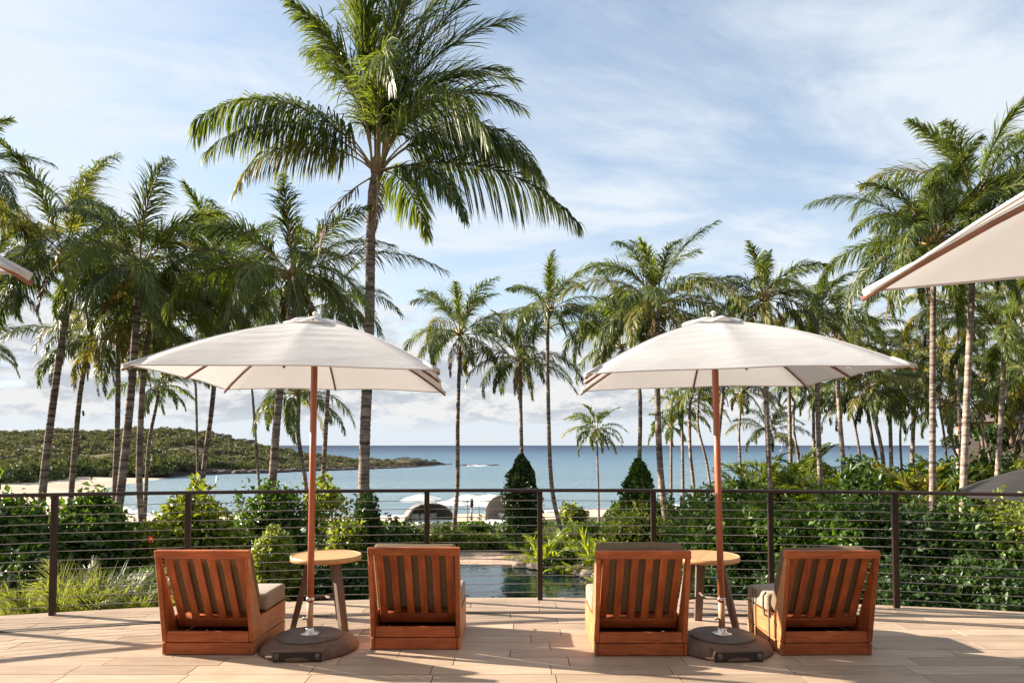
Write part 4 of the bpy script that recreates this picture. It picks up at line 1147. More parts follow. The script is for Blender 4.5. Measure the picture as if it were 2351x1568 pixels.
palm('tall thin palm leaning right at its foot, right of the vine cone', [(1258, 740), (1258, 880), (1267, 1117), (1300, 1258)], (1262, 715), 30.0, 185, 11, 71, n=19, lod=0, wind=0.10, up=84)
palm('small lone palm standing clear against the sea', [(1371, 1020), (1372, 1060), (1374, 1135)], (1370, 990), 62.0, 98, 5.5, 73, n=20, lod=2, low=-25)
palm('large dark palm behind the left half of the right parasol', [(1509, 760), (1509, 900), (1517, 1091), (1536, 1250)], (1510, 705), 26.0, 250, 16.5, 77, n=28, lod=0, wind=0.06, nuts=2)
palm('palm growing out of the vine covered mound, its crown behind the right parasol', [(1466, 880), (1470, 960), (1468, 1070)], (1436, 745), 29.0, 215, 11, 79, n=17, lod=0)
palm('slim palm with a pale top seen above the right parasol', [(1757, 740), (1759, 900), (1767, 1104), (1770, 1180)], (1757, 690), 25.0, 170, 13, 83, n=20, lod=0, up=86)
palm('far palm with arching fronds, right of the right parasol pole', [(1764, 1040), (1766, 1090)], (1764, 995), 45.0, 115, 10, 87, n=15, lod=1, low=-10)
palm('palm with a narrow upright crown above the right slope of the parasol', [(1876, 780), (1876, 891), (1883, 1106)], (1876, 725), 27.0, 175, 13, 89, n=20, lod=0, up=88)
palm('pale trunked palm just right of the parasol, leaning slightly', [(1924, 860), (1928, 960), (1936, 1066)], (1930, 800), 30.0, 170, 12.5, 91, n=20, lod=0, pale=True)
palm('thin dark palm half hidden beside a thicker trunk right of the parasol', [(1867, 940), (1869, 1050)], (1864, 915), 42.0, 95, 9, 93, n=15, lod=1)
palm('left one of the two crossing palms over the sea at right', [(1994, 950), (2004, 1020), (2014, 1062)], (1988, 925), 33.0, 150, 9.5, 95, n=17, lod=1)
palm('right one of the two crossing palms over the sea at right', [(2004, 950), (2020, 1010), (2031, 1088)], (1998, 900), 31.0, 170, 10.5, 97, n=18, lod=1, wind=0.08)
palm('big palm left of the pale trunk at right, crown spreading over the near parasol corner', [(2143, 640), (2142, 735), (2141, 1120), (2143, 1335)], (2140, 570), 18.0, 315, 16.5, 99, n=30, low=-24)
palm('tall pale trunked palm at right, crown highest on that side', [(2236, 560), (2228, 735), (2213, 1078), (2211, 1190)], (2240, 470), 18.5, 330, 17.5, 101, n=28, pale=True, up=86, low=-24)
palm('palm near the right edge with a ringed grey trunk', [(2306, 810), (2298, 960), (2288, 1125), (2288, 1170)], (2310, 780), 22.0, 215, 13, 103, n=21, pale=True)
palm('curved palm bending out from behind the pale trunk at right', [(2178, 969), (2190, 1030), (2202, 1070)], (2172, 935), 34.0, 160, 9.5, 105, n=18, lod=1)
palm('short palm between the two pale trunks at right', [(2253, 985), (2258, 1040)], (2248, 935), 40.0, 120, 8, 107, n=16, lod=1)
palm('first of the three thin far palms left of the right parasol pole', [(1541, 1020), (1541, 1102)], (1540, 985), 55.0, 80, 7, 111, n=15, lod=2, group='three thin far palms')
palm('second of the three thin far palms, taller and yellowish', [(1566, 980), (1568, 1105)], (1564, 945), 50.0, 100, 8, 113, n=16, lod=2, group='three thin far palms', dry=0.4)
palm('third of the three thin far palms, nearest the parasol pole', [(1583, 950), (1585, 1040), (1592, 1112)], (1586, 915), 48.0, 115, 9, 115, n=17, lod=1, group='three thin far palms')
palm('palm with its trunk out of view, fronds entering from the upper left edge', [], (-115, 440), 17.0, 270, 26, 117, n=22)
palm('palm with its trunk out of view, thin fronds low at the left edge', [], (-75, 800), 25.0, 150, 18, 119, n=14)
palm('palm out of view at right, fronds reaching in above the near parasol', [], (2440, 520), 17.0, 260, 27, 121, n=20)
palm('palm at the right edge behind the ringed trunk, lower crown', [(2390, 900)], (2385, 860), 30.0, 180, 15, 123, n=16, lod=1)
palm('background palm behind the tallest trunk and the left parasol top', [(760, 760)], (765, 700), 30.0, 170, 12, 129, n=16, lod=1)
palm('palm out of view at left, fronds arching in across the trunks', [], (-30, 640), 21.0, 230, 20, 125, n=18)
palm('background palm behind the left shoulder of the right parasol', [(1503, 868), (1513, 960), (1517, 1090)], (1425, 800), 36.0, 165, 10, 131, n=18, lod=1)
palm('background palm behind the right shoulder of the right parasol', [(1660, 900), (1647, 1040), (1649, 1110)], (1672, 775), 34.0, 165, 10, 137, n=18, lod=1)
palm('background palm filling the gap right of the narrow crowned palm', [(1812, 900), (1815, 1040)], (1815, 800), 36.0, 150, 10, 139, n=18, lod=1)
palm('background palm far right, crown low behind the big palm trunk', [(2100, 900), (2095, 1040)], (2105, 850), 38.0, 140, 11, 133, n=18, lod=1)
palm('background palm between the right parasol tip and the big palm', [(2040, 860), (2045, 1020)], (2035, 815), 40.0, 130, 10, 135, n=16, lod=1)

BG = [(455, 745, 34, 170, 0, 'background crown in the gap right of the thick left palm'), (575, 720, 33, 180, 1, 'background crown above the left slope of the left parasol'),
      (1610, 880, 44, 120, 0, 'background crown under the right parasol, left of its pole'),
      (1705, 900, 42, 120, 1, 'background crown under the right parasol, right of its pole'), (1830, 880, 40, 130, 0, 'background crown right of the slim pale topped palm'),
      (1955, 820, 36, 160, 1, 'background crown just beyond the right parasol tip'), (2075, 905, 40, 135, 0, 'background crown left of the big right palm trunk'),
      (2165, 830, 34, 160, 1, 'background crown between the big right palm and the pale trunk'), (2262, 880, 36, 150, 0, 'background crown right of the tall pale trunk'),
      (2205, 720, 27, 190, 1, 'background crown below the near parasol edge'), (2350, 700, 28, 190, 0, 'background crown under the near parasol at the right edge'), (2350, 905, 36, 150, 1, 'background crown low at the right edge before the house')]
for i, (px, py, Y, L_, dr_, lab) in enumerate(BG):
    palm(lab.replace('background crown', 'background palm crown'), [(px - 8, py + 90), (px - 4 + 9 * (i % 3), py + 190)], (px, py), float(Y), L_, 6.5, 300 + i, n=19, lod=1, dry=0.05 + 0.3 * dr_, group='background palms of the grove')

# ------------------------------------------------------------------ shrubs, hedges, vines
def shrub(label, cat, c, rad, n, size, m='leaf', seed=0, name='shrub', stems=0, lumps=9, group=None, flat=1.0, core=True, shoots=0, base=None):
    """c centre, rad (x, y, z) radii"""
    rs = np.random.RandomState(seed); rad = np.array(rad, float)
    org = Vector((c[0], c[1], base if base is not None else gzs(c[0], c[1])))
    t = empty(name, org, label, cat, group)
    cc = np.array([0, 0, c[2] - org.z])
    L_ = sphere_dirs(rs, lumps); L_[:, 2] = np.abs(L_[:, 2]) * 0.9 - 0.1; lr = rs.uniform(0.30, 0.52, lumps)
    C = []; Nn = []
    d = sphere_dirs(rs, int(n * 0.45)); q = 0.70 + 0.30 * rs.rand(len(d), 1) ** 0.6
    C.append(d * q * 0.92); Nn.append(d)
    per = int(n * 0.55 / lumps)
    for k in range(lumps):
        d = sphere_dirs(rs, per); q = lr[k] * (0.55 + 0.5 * rs.rand(per, 1) ** 0.7)
        C.append(L_[k] * 0.84 + d * q); Nn.append(d)
    C = np.concatenate(C) * rad + cc; Nn = np.concatenate(Nn)
    keep = C[:, 2] > -0.05
    C, Nn = C[keep], Nn[keep]
    if shoots:
        for k in range(shoots):
            a = rs.uniform(0, 6.28); rr = rs.uniform(0, 0.8); p0 = np.array([rad[0] * rr * math.cos(a), rad[1] * rr * math.sin(a), rad[2] * math.sqrt(1 - rr * rr) * 0.9]) + cc
            dd = np.array([rs.normal() * 0.25, rs.normal() * 0.25, 1.0]); dd /= np.linalg.norm(dd); ln = rs.uniform(0.15, 0.42)
            mm = int(rs.uniform(9, 18)); tt = rs.rand(mm, 1)
            C = np.concatenate([C, p0 + dd * tt * ln + rs.normal(size=(mm, 3)) * size * 0.55]); Nn = np.concatenate([Nn, rs.normal(size=(mm, 3)) + dd])
    V, T = leaf_cloud(C, Nn / (np.linalg.norm(Nn, axis=1, keepdims=True) + 1e-9), size, rs)
    fo = link('foliage', npmesh('foliage', V, None, T), M[m], t)
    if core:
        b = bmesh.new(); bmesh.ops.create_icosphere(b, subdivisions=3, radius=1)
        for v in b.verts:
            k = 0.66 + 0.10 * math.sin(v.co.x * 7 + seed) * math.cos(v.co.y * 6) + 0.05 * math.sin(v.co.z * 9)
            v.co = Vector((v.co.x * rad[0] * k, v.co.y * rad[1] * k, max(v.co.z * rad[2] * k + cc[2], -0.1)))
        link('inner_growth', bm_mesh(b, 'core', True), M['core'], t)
    for k in range(stems):
        a = rs.uniform(0, 6.28); rr = rs.uniform(0.2, 0.8)
        e = np.array([rad[0] * rr * math.cos(a), rad[1] * rr * math.sin(a), cc[2] + rad[2] * 0.5])
        link('stem', tube([(e[0] * 0.1, e[1] * 0.1, 0), tuple(e * np.array([0.6, 0.6, 0.5])), tuple(e)], [0.03, 0.02, 0.008], 6), M['stem'], t)
    return t
def shrub_px(label, x0, x1, ytop, ybot, Y, n, size, m='leaf', seed=0, cat='shrub', ry=None, **k):
    a = at(x0, ytop, Y); b_ = at(x1, ybot, Y); c = ((a.x + b_.x) / 2, Y, (a.z + b_.z) / 2)
    rx = abs(b_.x - a.x) / 2; rz = abs(a.z - b_.z) / 2
    return shrub(label, cat, c, (rx, ry or max(0.6, min(rx, 1.4)), rz), n, size, m, seed, **k)

GL = 'green shrubs behind the railing at left'
shrub_px('dense green shrub at the left edge behind the railing', -130, 135, 1128, 1480, 9.8, 5200, 0.105, 'leaf', 1, group=GL, stems=3, shoots=9)
shrub_px('broad leafy shrub between the first two posts from the left', 110, 345, 1140, 1500, 10.8, 6500, 0.105, 'leaf', 2, group=GL, stems=3, shoots=9)
shrub_px('yellow green shrub behind the second post from the left', 338, 560, 1118, 1480, 11.4, 6500, 0.10, 'leaf_bright', 3, group=GL, stems=3, shoots=10)
shrub_px('glossy shrub left of the parasol pole, behind the railing', 480, 730, 1120, 1500, 12.6, 7000, 0.095, 'leaf', 4, group=GL, stems=3, shoots=12)
shrub_px('dark low shrub in the left corner below the cables', -60, 215, 1260, 1560, 9.0, 4200, 0.085, 'leaf_dark', 5, group=GL)
shrub_px('dark low shrub behind the leftmost chair', 200, 420, 1290, 1560, 9.2, 3600, 0.085, 'leaf', 6, group=GL)
shrub_px('rounded vine mound at the foot of the palm behind the table', 575, 682, 1205, 1400, 10.0, 3600, 0.085, 'leaf_bright', 7, cat='vine', name='vine_mound', group=GL)
shrub_px('loose airy shrub with white blooms right of the parasol pole', 705, 800, 1100, 1300, 15.0, 1500, 0.11, 'leaf_bright', 8, core=False, stems=5, group=GL, shoots=4)
shrub_px('vines climbing the foot of the tallest palm', 795, 888, 1130, 1450, 14.2, 5200, 0.10, 'leaf_dark', 9, cat='vine', name='vine_mound', group=GL, shoots=6)
shrub_px('bright creeper hanging left of the tallest palm foot', 745, 840, 1190, 1420, 13.4, 3000, 0.09, 'leaf_bright', 10, cat='vine', name='vine_mound', group=GL)
shrub_px('dark shrub seen under the left round table', 690, 870, 1290, 1500, 12.2, 3600, 0.09, 'leaf_dark', 11, group=GL)
shrub_px('dark shrub low between the table and the second chair', 610, 700, 1240, 1480, 12.8, 2500, 0.09, 'leaf_dark', 12, group=GL)

GR = 'hedge plants behind the railing at right'
hr = [(1395, 1545, 1168, 19.5, 'leaf_bright', 'light green bush above the third chair, behind the middle cables'),
      (1520, 1700, 1146, 12.0, 'leaf', 'hedge plant behind the right parasol pole'),
      (1660, 1850, 1138, 11.6, 'leaf', 'hedge plant behind the post above the last chair'),
      (1810, 2000, 1140, 11.3, 'leaf', 'hedge plant directly above the rightmost chair'),
      (1960, 2140, 1142, 11.0, 'leaf_dark', 'darker hedge plant around the last post at right'),
      (2095, 2270, 1150, 10.8, 'leaf', 'hedge plant at the foot of the big right palm'),
      (2220, 2440, 1160, 10.6, 'leaf_bright', 'brighter hedge plant at the right edge')]
for i, (x0, x1, yt, Y, mm, lab) in enumerate(hr):
    shrub_px(lab, x0 - 14, x1 + 14, yt, 1560 if i else 1300, Y, 8200 if i else 3600, 0.092, mm, 30 + i, cat='hedge plant', name='hedge_plant', group=GR, shoots=14, ry=1.2, lumps=14)
for i, (x0, x1, yt, Y, lab) in enumerate(((1480, 1720, 1290, 9.6, 'dark lower hedge growth behind the right round table'), (1700, 1960, 1280, 9.5, 'dark lower hedge growth behind the last chair'),
                                         (1930, 2180, 1275, 9.3, 'dark lower hedge growth around the last post'), (2120, 2450, 1280, 9.1, 'dark lower hedge growth in the right corner'))):
    shrub_px(lab, x0, x1, yt, 1600, Y, 4600, 0.08, 'leaf_dark', 50 + i, cat='hedge plant', name='hedge_plant', group=GR, ry=0.9)

# vine cones round two palm trunks
def vine_cone(px, ytop, ybot, w, Y, seed, label, m='leaf_dark'):
    rs = np.random.RandomState(seed); a = at(px, ytop, Y); b_ = at(px, ybot, Y); g = gzs(b_.x, Y)
    t = empty('vine_cone', (b_.x, Y, g), label, 'vine', 'vine covered palm feet')
    H = a.z - g; n = 6500; u = rs.rand(n) ** 0.8; ang = rs.rand(n) * 6.283
    rw = w * Y / F / 2
    r = rw * (np.clip((1 - u) * 3.0, 0, 1) ** 0.55 * (0.70 + 0.30 * np.clip((1 - u) * 1.3, 0, 1))) + 0.10
    r = r * (0.74 + 0.42 * rs.rand(n) ** 1.8) * 1.10 * (1 + 0.20 * np.sin(ang * 3 + u * 9 + seed) + 0.09 * np.sin(ang * 5 - u * 17))
    u = u * (1 + 0.03 * np.sin(ang * 2 + seed))
    d = np.stack([np.cos(ang), np.sin(ang), np.full(n, 0.2)], 1); C = np.stack([r * np.cos(ang), r * np.sin(ang), u * H], 1)
    V, T = leaf_cloud(C, d, 0.17, rs); link('foliage', npmesh('f', V, None, T), M[m], t)
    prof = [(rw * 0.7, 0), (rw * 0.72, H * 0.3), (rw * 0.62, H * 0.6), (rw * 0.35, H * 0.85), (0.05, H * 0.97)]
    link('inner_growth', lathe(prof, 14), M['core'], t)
vine_cone(1198, 1048, 1225, 62, 31.7, 61, 'tall dark vine cone wrapped round a palm foot, in the middle beyond the railing')
vine_cone(1467, 1058, 1225, 60, 28.7, 62, 'shorter vine covered palm foot left of the large dark palm', 'leaf')

# small palms, cycads and feathery clumps
def rosette(label, loc, L, n, seed, e0=(20, 80), bend=70, m='frond', cat='small palm', name='small_palm', droop=0.5, lmax=0.26, nl=26, wl=0.03, group=None, trunk=0.0, wind=0.03):
    rs = np.random.RandomState(seed); rr = random.Random(seed)
    t = empty(name, loc, label, cat, group)
    if trunk: link('trunk', tube([(0, 0, 0), (0.02, 0, trunk)], [0.10, 0.08], 8), M['trunk'], t)
    for k in range(n):
        a = k * 2.4 + rr.uniform(-0.3, 0.3); e = e0[1] + (e0[0] - e0[1]) * (k + 0.5) / n + rr.uniform(-6, 6)
        me = frond_mesh(a, R(e), R(e - bend * rr.uniform(0.7, 1.2)), L * rr.uniform(0.75, 1.1), rs, nl=nl, droop=droop, wl=wl, wind=wind, pet=0.22, seg=2, rach=0.012, lmax=lmax)
        link('frond', me, [M[m], M['rachis']], t, (0.04 * math.cos(a), 0.04 * math.sin(a), trunk))
    return t
def rosette_px(label, px, py, Y, L, n, seed, **k):
    p = at(px, py, Y); g = gzs(p.x, Y)
    return rosette(label, (p.x, Y, g if k.get('ground', True) else p.z), L, n, seed, **{a: b_ for a, b_ in k.items() if a != 'ground'})
M['frond_lime'] = leafmat('lime_leaflet', (0.10, 0.15, 0.015), (0.26, 0.32, 0.04), transl=0.4, rough=0.4, scale=2)
M['frond_pale'] = leafmat('pale_grass_blade', (0.075, 0.105, 0.028), (0.22, 0.25, 0.085), transl=0.35, rough=0.5, scale=2)
feather = dict(cat='feathery plant', name='feathery_plant', m='frond_pale', droop=0.9, lmax=0.42, nl=60, wl=0.010, e0=(52, 88), bend=58, wind=0.0)
FG = 'feathery plants at the deck edge'
for i, (px, Y, L, zt, lab) in enumerate(((60, 8.3, 1.0, 1330, 'feathery plant in the left corner behind the cables'), (155, 8.2, 1.25, 1290, 'tall pale feathery plant right of the first post'),
                                       (245, 8.2, 1.05, 1300, 'feathery plant leaning left of the leftmost chair'), (345, 8.3, 0.95, 1300, 'yellowish feathery plant close beside the leftmost chair'),
                                       (2170, 8.0, 0.9, 1340, 'feathery plant right of the last post'), (2265, 7.9, 0.85, 1350, 'small feathery plant at the far right behind the cables'))):
    p = at(px, 1400, Y); rosette(lab, (p.x, Y, -1.22 + (0.25 if i < 4 else 0.1)), L * 1.0, 28, 200 + i, group=FG, **feather)
# young lime palms in the middle
rosette_px('bright lime young palm right of the middle post', 1245, 1250, 26.0, 2.0, 11, 220, m='frond_lime', e0=(25, 84), bend=55, nl=24, wl=0.06)
rosette_px('bright lime young palm with upright fronds, left of the vine covered foot', 1362, 1240, 25.0, 2.5, 13, 221, m='frond_lime', e0=(25, 84), bend=55, nl=24, wl=0.06)
rosette_px('yellow arching young palm below the vine covered foot', 1428, 1240, 23.0, 2.0, 11, 222, m='frond_dry', e0=(20, 78), bend=75, nl=24, wl=0.06)
rosette_px('yellowing young palm left of the lime one', 1300, 1262, 28.0, 1.6, 10, 223, m='frond_lime', e0=(15, 75), bend=65, nl=22, wl=0.06)
# mid right: cycads and areca clumps stepping back to the sea
rs_ = random.Random(5)
CG = 'leafy clumps beyond the hedge'
mid = [(1700, 1085, 36, 2.4, 'frond', 'dark fan of small palm leaves where the sea meets the greenery'),
       (1742, 1070, 33, 2.6, 'frond', 'feathery palm clump left of the slim dark trunk'), (1800, 1060, 31, 2.8, 'frond_lime', 'bright palm clump right of the slim dark trunk'),
       (1850, 1048, 34, 2.6, 'frond', 'dark drooping clump behind the narrow crowned palm trunk'), (1905, 1085, 27, 2.2, 'frond_lime', 'yellow green clump between two trunks right of the parasol'),
       (1985, 1090, 26, 2.0, 'frond', 'dark clump under the two crossing palms'), (2060, 1075, 25, 2.3, 'frond_lime', 'light green cycad just left of the big right palm'),
       (2110, 1090, 22, 1.9, 'frond_dry', 'pale yellow cycad touching the big right palm trunk'), (2175, 1075, 24, 2.2, 'frond', 'green cycad right of the big right palm trunk')]
for i, (px, py, Y, L, m_, lab) in enumerate(mid):
    p = at(px, py, Y); g = gzs(p.x, Y); h = max(0.3, p.z - g - L * 0.55)
    rosette(lab, (p.x, Y, g), L, 20, 230 + i, m=m_, e0=(-5, 80), bend=60, nl=26, wl=0.075, lmax=0.24, group=CG, trunk=h, cat='cycad', name='cycad')
mids = [(1640, 1760, 1108, 30, 'leaf', 'low bushes at the water edge left of the slim dark palm'), (1740, 1870, 1090, 29, 'leaf_bright', 'sunny bush behind the slim dark palm foot'),
        (1850, 1960, 1072, 30, 'leaf_bright', 'yellow topped bush below the narrow crowned palm'), (1935, 2060, 1066, 31, 'leaf_bright', 'yellow topped bush under the crossing palms'),
        (1930, 1990, 1058, 22, 'leaf_dark', 'dark climbing vine at the foot of the pale leaning palm'), (2040, 2150, 1070, 29, 'leaf', 'green bush behind the cycads left of the big palm'),
        (2140, 2230, 1062, 29, 'leaf', 'green bush between the big palm and the pale trunk'), (2230, 2330, 1030, 33, 'leaf', 'rounded clipped bush behind the ringed palm'),
        (2300, 2420, 1050, 28, 'leaf_bright', 'bright bush at the right edge below the house'), (2215, 2300, 1075, 24, 'leaf_bright', 'lit bush right of the pale trunk')]
for i, (x0, x1, yt, Y, m_, lab) in enumerate(mids):
    c = at((x0 + x1) / 2, yt, Y); g = gzs(c.x, Y); rz = (c.z - g) / 1.75
    shrub(lab, 'bush', (c.x, Y, c.z - rz), ((x1 - x0) * Y / F / 2 * 1.15, 1.8, rz), 3600, 0.20, m_, 260 + i, name='bush', group='bushes beyond the hedge', shoots=8)
# middle ground planting round the pool
pl = [(905, 975, 1205, 30, 'leaf', 'low planting left of the first daybed'), (985, 1062, 1212, 31, 'leaf_bright', 'low bright planting in front of the first daybed'),
      (1050, 1120, 1196, 38, 'leaf', 'round bush between the two daybeds'), (1060, 1150, 1226, 31, 'leaf_bright', 'yellow green ground shrubs beyond the pool paving'),
      (1140, 1230, 1232, 30.5, 'leaf', 'grey green low shrubs right of the vine cone foot'), (1200, 1290, 1238, 29.5, 'leaf', 'low shrubs right behind the pool rocks'),
      (1270, 1350, 1225, 29, 'leaf_bright', 'leafy planting under the leaning palm foot'), (1330, 1440, 1200, 30, 'leaf', 'grey green bush behind the lime palms'),
      (1280, 1345, 1160, 46, 'leaf_bright', 'pale feathery bush standing before the sand'), (1395, 1450, 1155, 44, 'leaf', 'bush beside the vine covered foot, in front of the sand'),
      (1480, 1560, 1135, 30, 'leaf', 'bush between the vine covered foot and the large dark palm'), (1560, 1680, 1118, 28, 'leaf', 'bush rising over the rail left of the parasol pole'),
      (860, 930, 1195, 22, 'leaf_dark', 'dark shrub right of the tallest palm foot'), (1340, 1420, 1262, 25, 'leaf', 'shrub overhanging the pool rocks'), (1240, 1330, 1268, 26, 'leaf_dark', 'dark low plants on the pool rocks')]
for i, (x0, x1, yt, Y, m_, lab) in enumerate(pl):
    c = at((x0 + x1) / 2, yt, Y); g = gzs(c.x, Y); rz = max(0.3, (c.z - g) / 1.7)
    shrub(lab, 'shrub', (c.x, Y, c.z - rz), ((x1 - x0) * Y / F / 2 * 1.12, 0.9, rz), 2000, 0.15 if Y < 40 else 0.22, m_, 290 + i, name='garden_shrub', group='shrubs round the pool', shoots=5)

def build_groundcover():
    rs = np.random.RandomState(77); n = 42000
    y = 8.2 + (rs.rand(n) ** 1.3) * 55; x = (rs.rand(n) - 0.5) * 2 * (0.85 * y + 4); z = gz(x, y)
    inpool = (x > -5.6) & (x < 4.0) & (y > 20) & (y < 30.2)
    keep = ~inpool & (y < inner(x)); x, y, z = x[keep], y[keep], z[keep]
    C = np.stack([x, y, z + 0.04 + 0.22 * rs.rand(len(x))], 1)
    V, T = leaf_cloud(C, np.tile([[0, 0, 1.0]], (len(x), 1)), 0.22, rs)
    tag(link('ground_cover', npmesh('cover', V, None, T), M['leaf']), 'low leafy ground cover between the garden shrubs', None, None, 'stuff')
build_groundcover()

# ------------------------------------------------------------------ pool and its surroundings
def build_pool():
    zp = -2.93
    out = [(-5.2, 20.2), (-1, 20.0), (1.8, 20.6), (2.9, 22.5), (2.7, 24.4), (1.6, 25.6), (0.1, 26.6), (-2.0, 27.0), (-5.2, 27.1)]
    me = bpy.data.meshes.new('pool'); me.from_pydata([(x, y, zp) for x, y in out], [], [tuple(range(len(out)))])
    tag(link('pool', me, M['pool']), kind='structure')
    # paved terrace beyond: individual stones
    base = npmesh('pave', [(-5.6, 26.9, -2.955), (0.9, 26.2, -2.955), (2.2, 29.7, -2.955), (-5.6, 30.2, -2.955)], [(0, 1, 2, 3)])
    pv = tag(link('pool_paving', base, M['grout']), kind='structure')
    me = bm_mesh(box_bm(-0.295, 0.295, -0.195, 0.195, -0.03, 0.0, 0.006), 'stone'); me.materials.append(M['paving'])
    r = random.Random(2)
    for j in range(8):
        for i in range(13):
            x = -5.2 + i * 0.6 + (j % 2) * 0.3; y = 27.15 + j * 0.4
            if y < 27.0 - 0.25 * (x + 2) * (x > -2) * 0.8 + 0.1: continue
            if x > 1.6 or (x > 0.9 and j > 5): continue
            link('stone', me, None, pv, (x, y, -2.925 + r.uniform(-0.004, 0.004)))
    # coping: dark line and pale rocks at right
    rr = random.Random(8)
    pts = [(0.35, 26.45), (0.85, 26.15), (1.3, 25.8), (1.8, 25.45), (2.25, 25.0), (2.65, 24.5), (2.9, 23.8), (3.1, 23.0), (3.2, 22.2), (1.2, 26.5), (1.9, 26.1), (2.6, 25.4), (3.2, 24.6)]
    wrd = ['first pool rock at the end of the paving', 'flat pale pool rock second from the paving', 'third pool rock, low and pale', 'fourth pool rock along the curved water edge',
           'fifth pool rock, broad and grey', 'sixth pool rock, where the edge turns', 'seventh pool rock, nearer the chair', 'eighth pool rock, partly behind the third chair', 'last pool rock, behind the third chair',
           'upper pale rock behind the first pool rock', 'upper rock under the overhanging plants', 'upper rock second from the right', 'rightmost upper rock among the shrubs']
    for i, (x, y) in enumerate(pts):
        s = rr.uniform(0.34, 0.5)
        o = link('pool_rock', rock_mesh(40 + i, 2, (s * 1.3, s, s * 0.62), 0.5), M['rock_pale'], None, (x, y, -2.88 + (0.15 if i > 8 else 0)))
        o.rotation_euler = (0, 0, rr.uniform(0, 3)); tag(o, wrd[i], 'rock', 'rocks along the pool edge')
    lw = npmesh('lawn', [(-5.6, 30.22, -2.96), (3.5, 29.75, -2.96), (4.2, 32.0, -2.96), (-5.6, 32.2, -2.96)], [(0, 1, 2, 3)])
    tag(link('lawn', lw, M['lawn']), kind='structure')
    rs = np.random.RandomState(3); n = 5000
    x = rs.uniform(-5.5, 3.8, n); y = rs.uniform(30.1, 32.1, n); C = np.stack([x, y, np.full(n, -2.92)], 1)
    V, T = leaf_cloud(C, np.tile([[0, 0, 0.2]], (n, 1)), 0.09, rs, up=2.0, aspect=0.2)
    tag(link('grass', npmesh('grass', V, None, T), M['leaf_bright']), 'strip of short green grass beyond the pool paving', None, None, 'stuff')
build_pool()

# ------------------------------------------------------------------ daybeds, loungers, far parasols
def wicker_shell(loc, w, h, face, label, seed):
    """open half-shell daybed of woven bands"""
    t = empty('daybed', loc, label, 'daybed', 'round woven daybeds beyond the pool', face)
    NU, NV = 28, 14; V = []; Q = []
    for j in range(NV + 1):
        ph = math.pi * 0.5 * j / NV * 1.0
        for i in range(NU + 1):
            th = -math.pi * 0.80 + 2 * math.pi * 0.80 * i / NU
            rr = w / 2 * math.cos(ph) ** 0.8 if j < NV else 0.02
            V.append((rr * math.sin(th), rr * math.cos(th) * 0.9, h * (0.06 + 0.94 * math.sin(ph))))
    n = NU + 1
    for j in range(NV):
        for i in range(NU):
            th = -math.pi * 0.80 + 2 * math.pi * 0.80 * (i + 0.5) / NU; ph = j / NV
            if abs(th) > 1.75 + 0.55 * ph and ph < 0.75: continue
            Q.append((j * n + i, j * n + i + 1, (j + 1) * n + i + 1, (j + 1) * n + i))
    sh = link('shell', npmesh('shell', V, Q, smooth=True), M['wicker'], t)
    md = sh.modifiers.new('thick', 'SOLIDIFY'); md.thickness = 0.06
    for k in range(13):
        th = -1.7 + 3.4 * k / 12; pts = []
        for j in range(9):
            ph = math.pi * 0.5 * j / 8; rr = w / 2 * math.cos(ph) ** 0.8 * 1.02 if j < 8 else 0.03
            pts.append((rr * math.sin(th), rr * math.cos(th) * 0.9, h * (0.06 + 0.955 * math.sin(ph))))
        link('woven_rib', tube(pts, 0.022, 5), M['wicker'], t)
    link('mattress', lathe([(w * 0.44, 0.10), (w * 0.46, 0.16), (w * 0.46, 0.34), (w * 0.43, 0.38)], 28), M['towel'], t)
    link('base_ring', lathe([(w * 0.47, 0.0), (w * 0.49, 0.02), (w * 0.49, 0.12), (w * 0.45, 0.14)], 28), M['wicker'], t)
    for s in (-1, 0, 1):
        b = box_bm(-0.26, 0.26, -0.09, 0.09, -0.2, 0.2, 0.06, seg=2)
        o = link('pillow', bm_mesh(b, 'p', True), M['towel'], t, (s * 0.6, w * 0.28, 0.55)); o.rotation_euler = (0.35, 0, 0.3 * s)
g1 = at(984, 1216, 45); wicker_shell((g1.x, 45, gzs(g1.x, 45) + 0.0), 3.3, 1.42, R(25), 'wide woven daybed dome left of the thin straight palm', 1)
g2 = at(1156, 1220, 44); wicker_shell((g2.x, 44, gzs(g2.x, 44) + 0.0), 2.5, 1.85, R(-35), 'round woven daybed dome beside the vine cone, its opening to the left', 2)

def far_parasol(px, py_top, Y, w, label, col='white', group='white beach parasols', h=2.6):
    p = at(px, py_top, Y); g = gzs(p.x, Y)
    t = empty('beach_parasol', (p.x, Y, g), label, 'parasol', group)
    H = p.z - g; V = [(0, 0, H)]; n = 8; T = []; Q = []
    for j, (f, dz) in enumerate(((0.5, 0.22), (1.0, 0.52))):
        for i in range(n * 2):
            a = 2 * math.pi * i / (n * 2); k = 1 / max(abs(math.cos(a)), abs(math.sin(a))); V.append((w / 2 * f * k * math.cos(a), w / 2 * f * k * math.sin(a), H - dz * w / 3.4 - 0.05 * (i % 2) * f))
    m = n * 2
    for i in range(m):
        l = (i + 1) % m; T.append((0, 1 + i, 1 + l)); Q.append((1 + i, 1 + m + i, 1 + m + l, 1 + l))
    link('canopy', npmesh('c', V, Q, T), M[col], t)
    link('pole', tube([(0, 0, 0), (0, 0, H)], 0.035, 8), M['stem'], t)
    for i in range(0, m, 2):
        link('rib', tube([(0, 0, H - 0.04), Vector(V[1 + m + i]) - Vector((0, 0, 0.03))], 0.015, 4), M['stem'], t)
    return t
far_parasol(965, 1134, 62, 3.3, 'white beach parasol left of the thin straight palm, beyond the first daybed')
far_parasol(1074, 1134, 62, 3.0, 'white beach parasol right behind the thin straight palm')
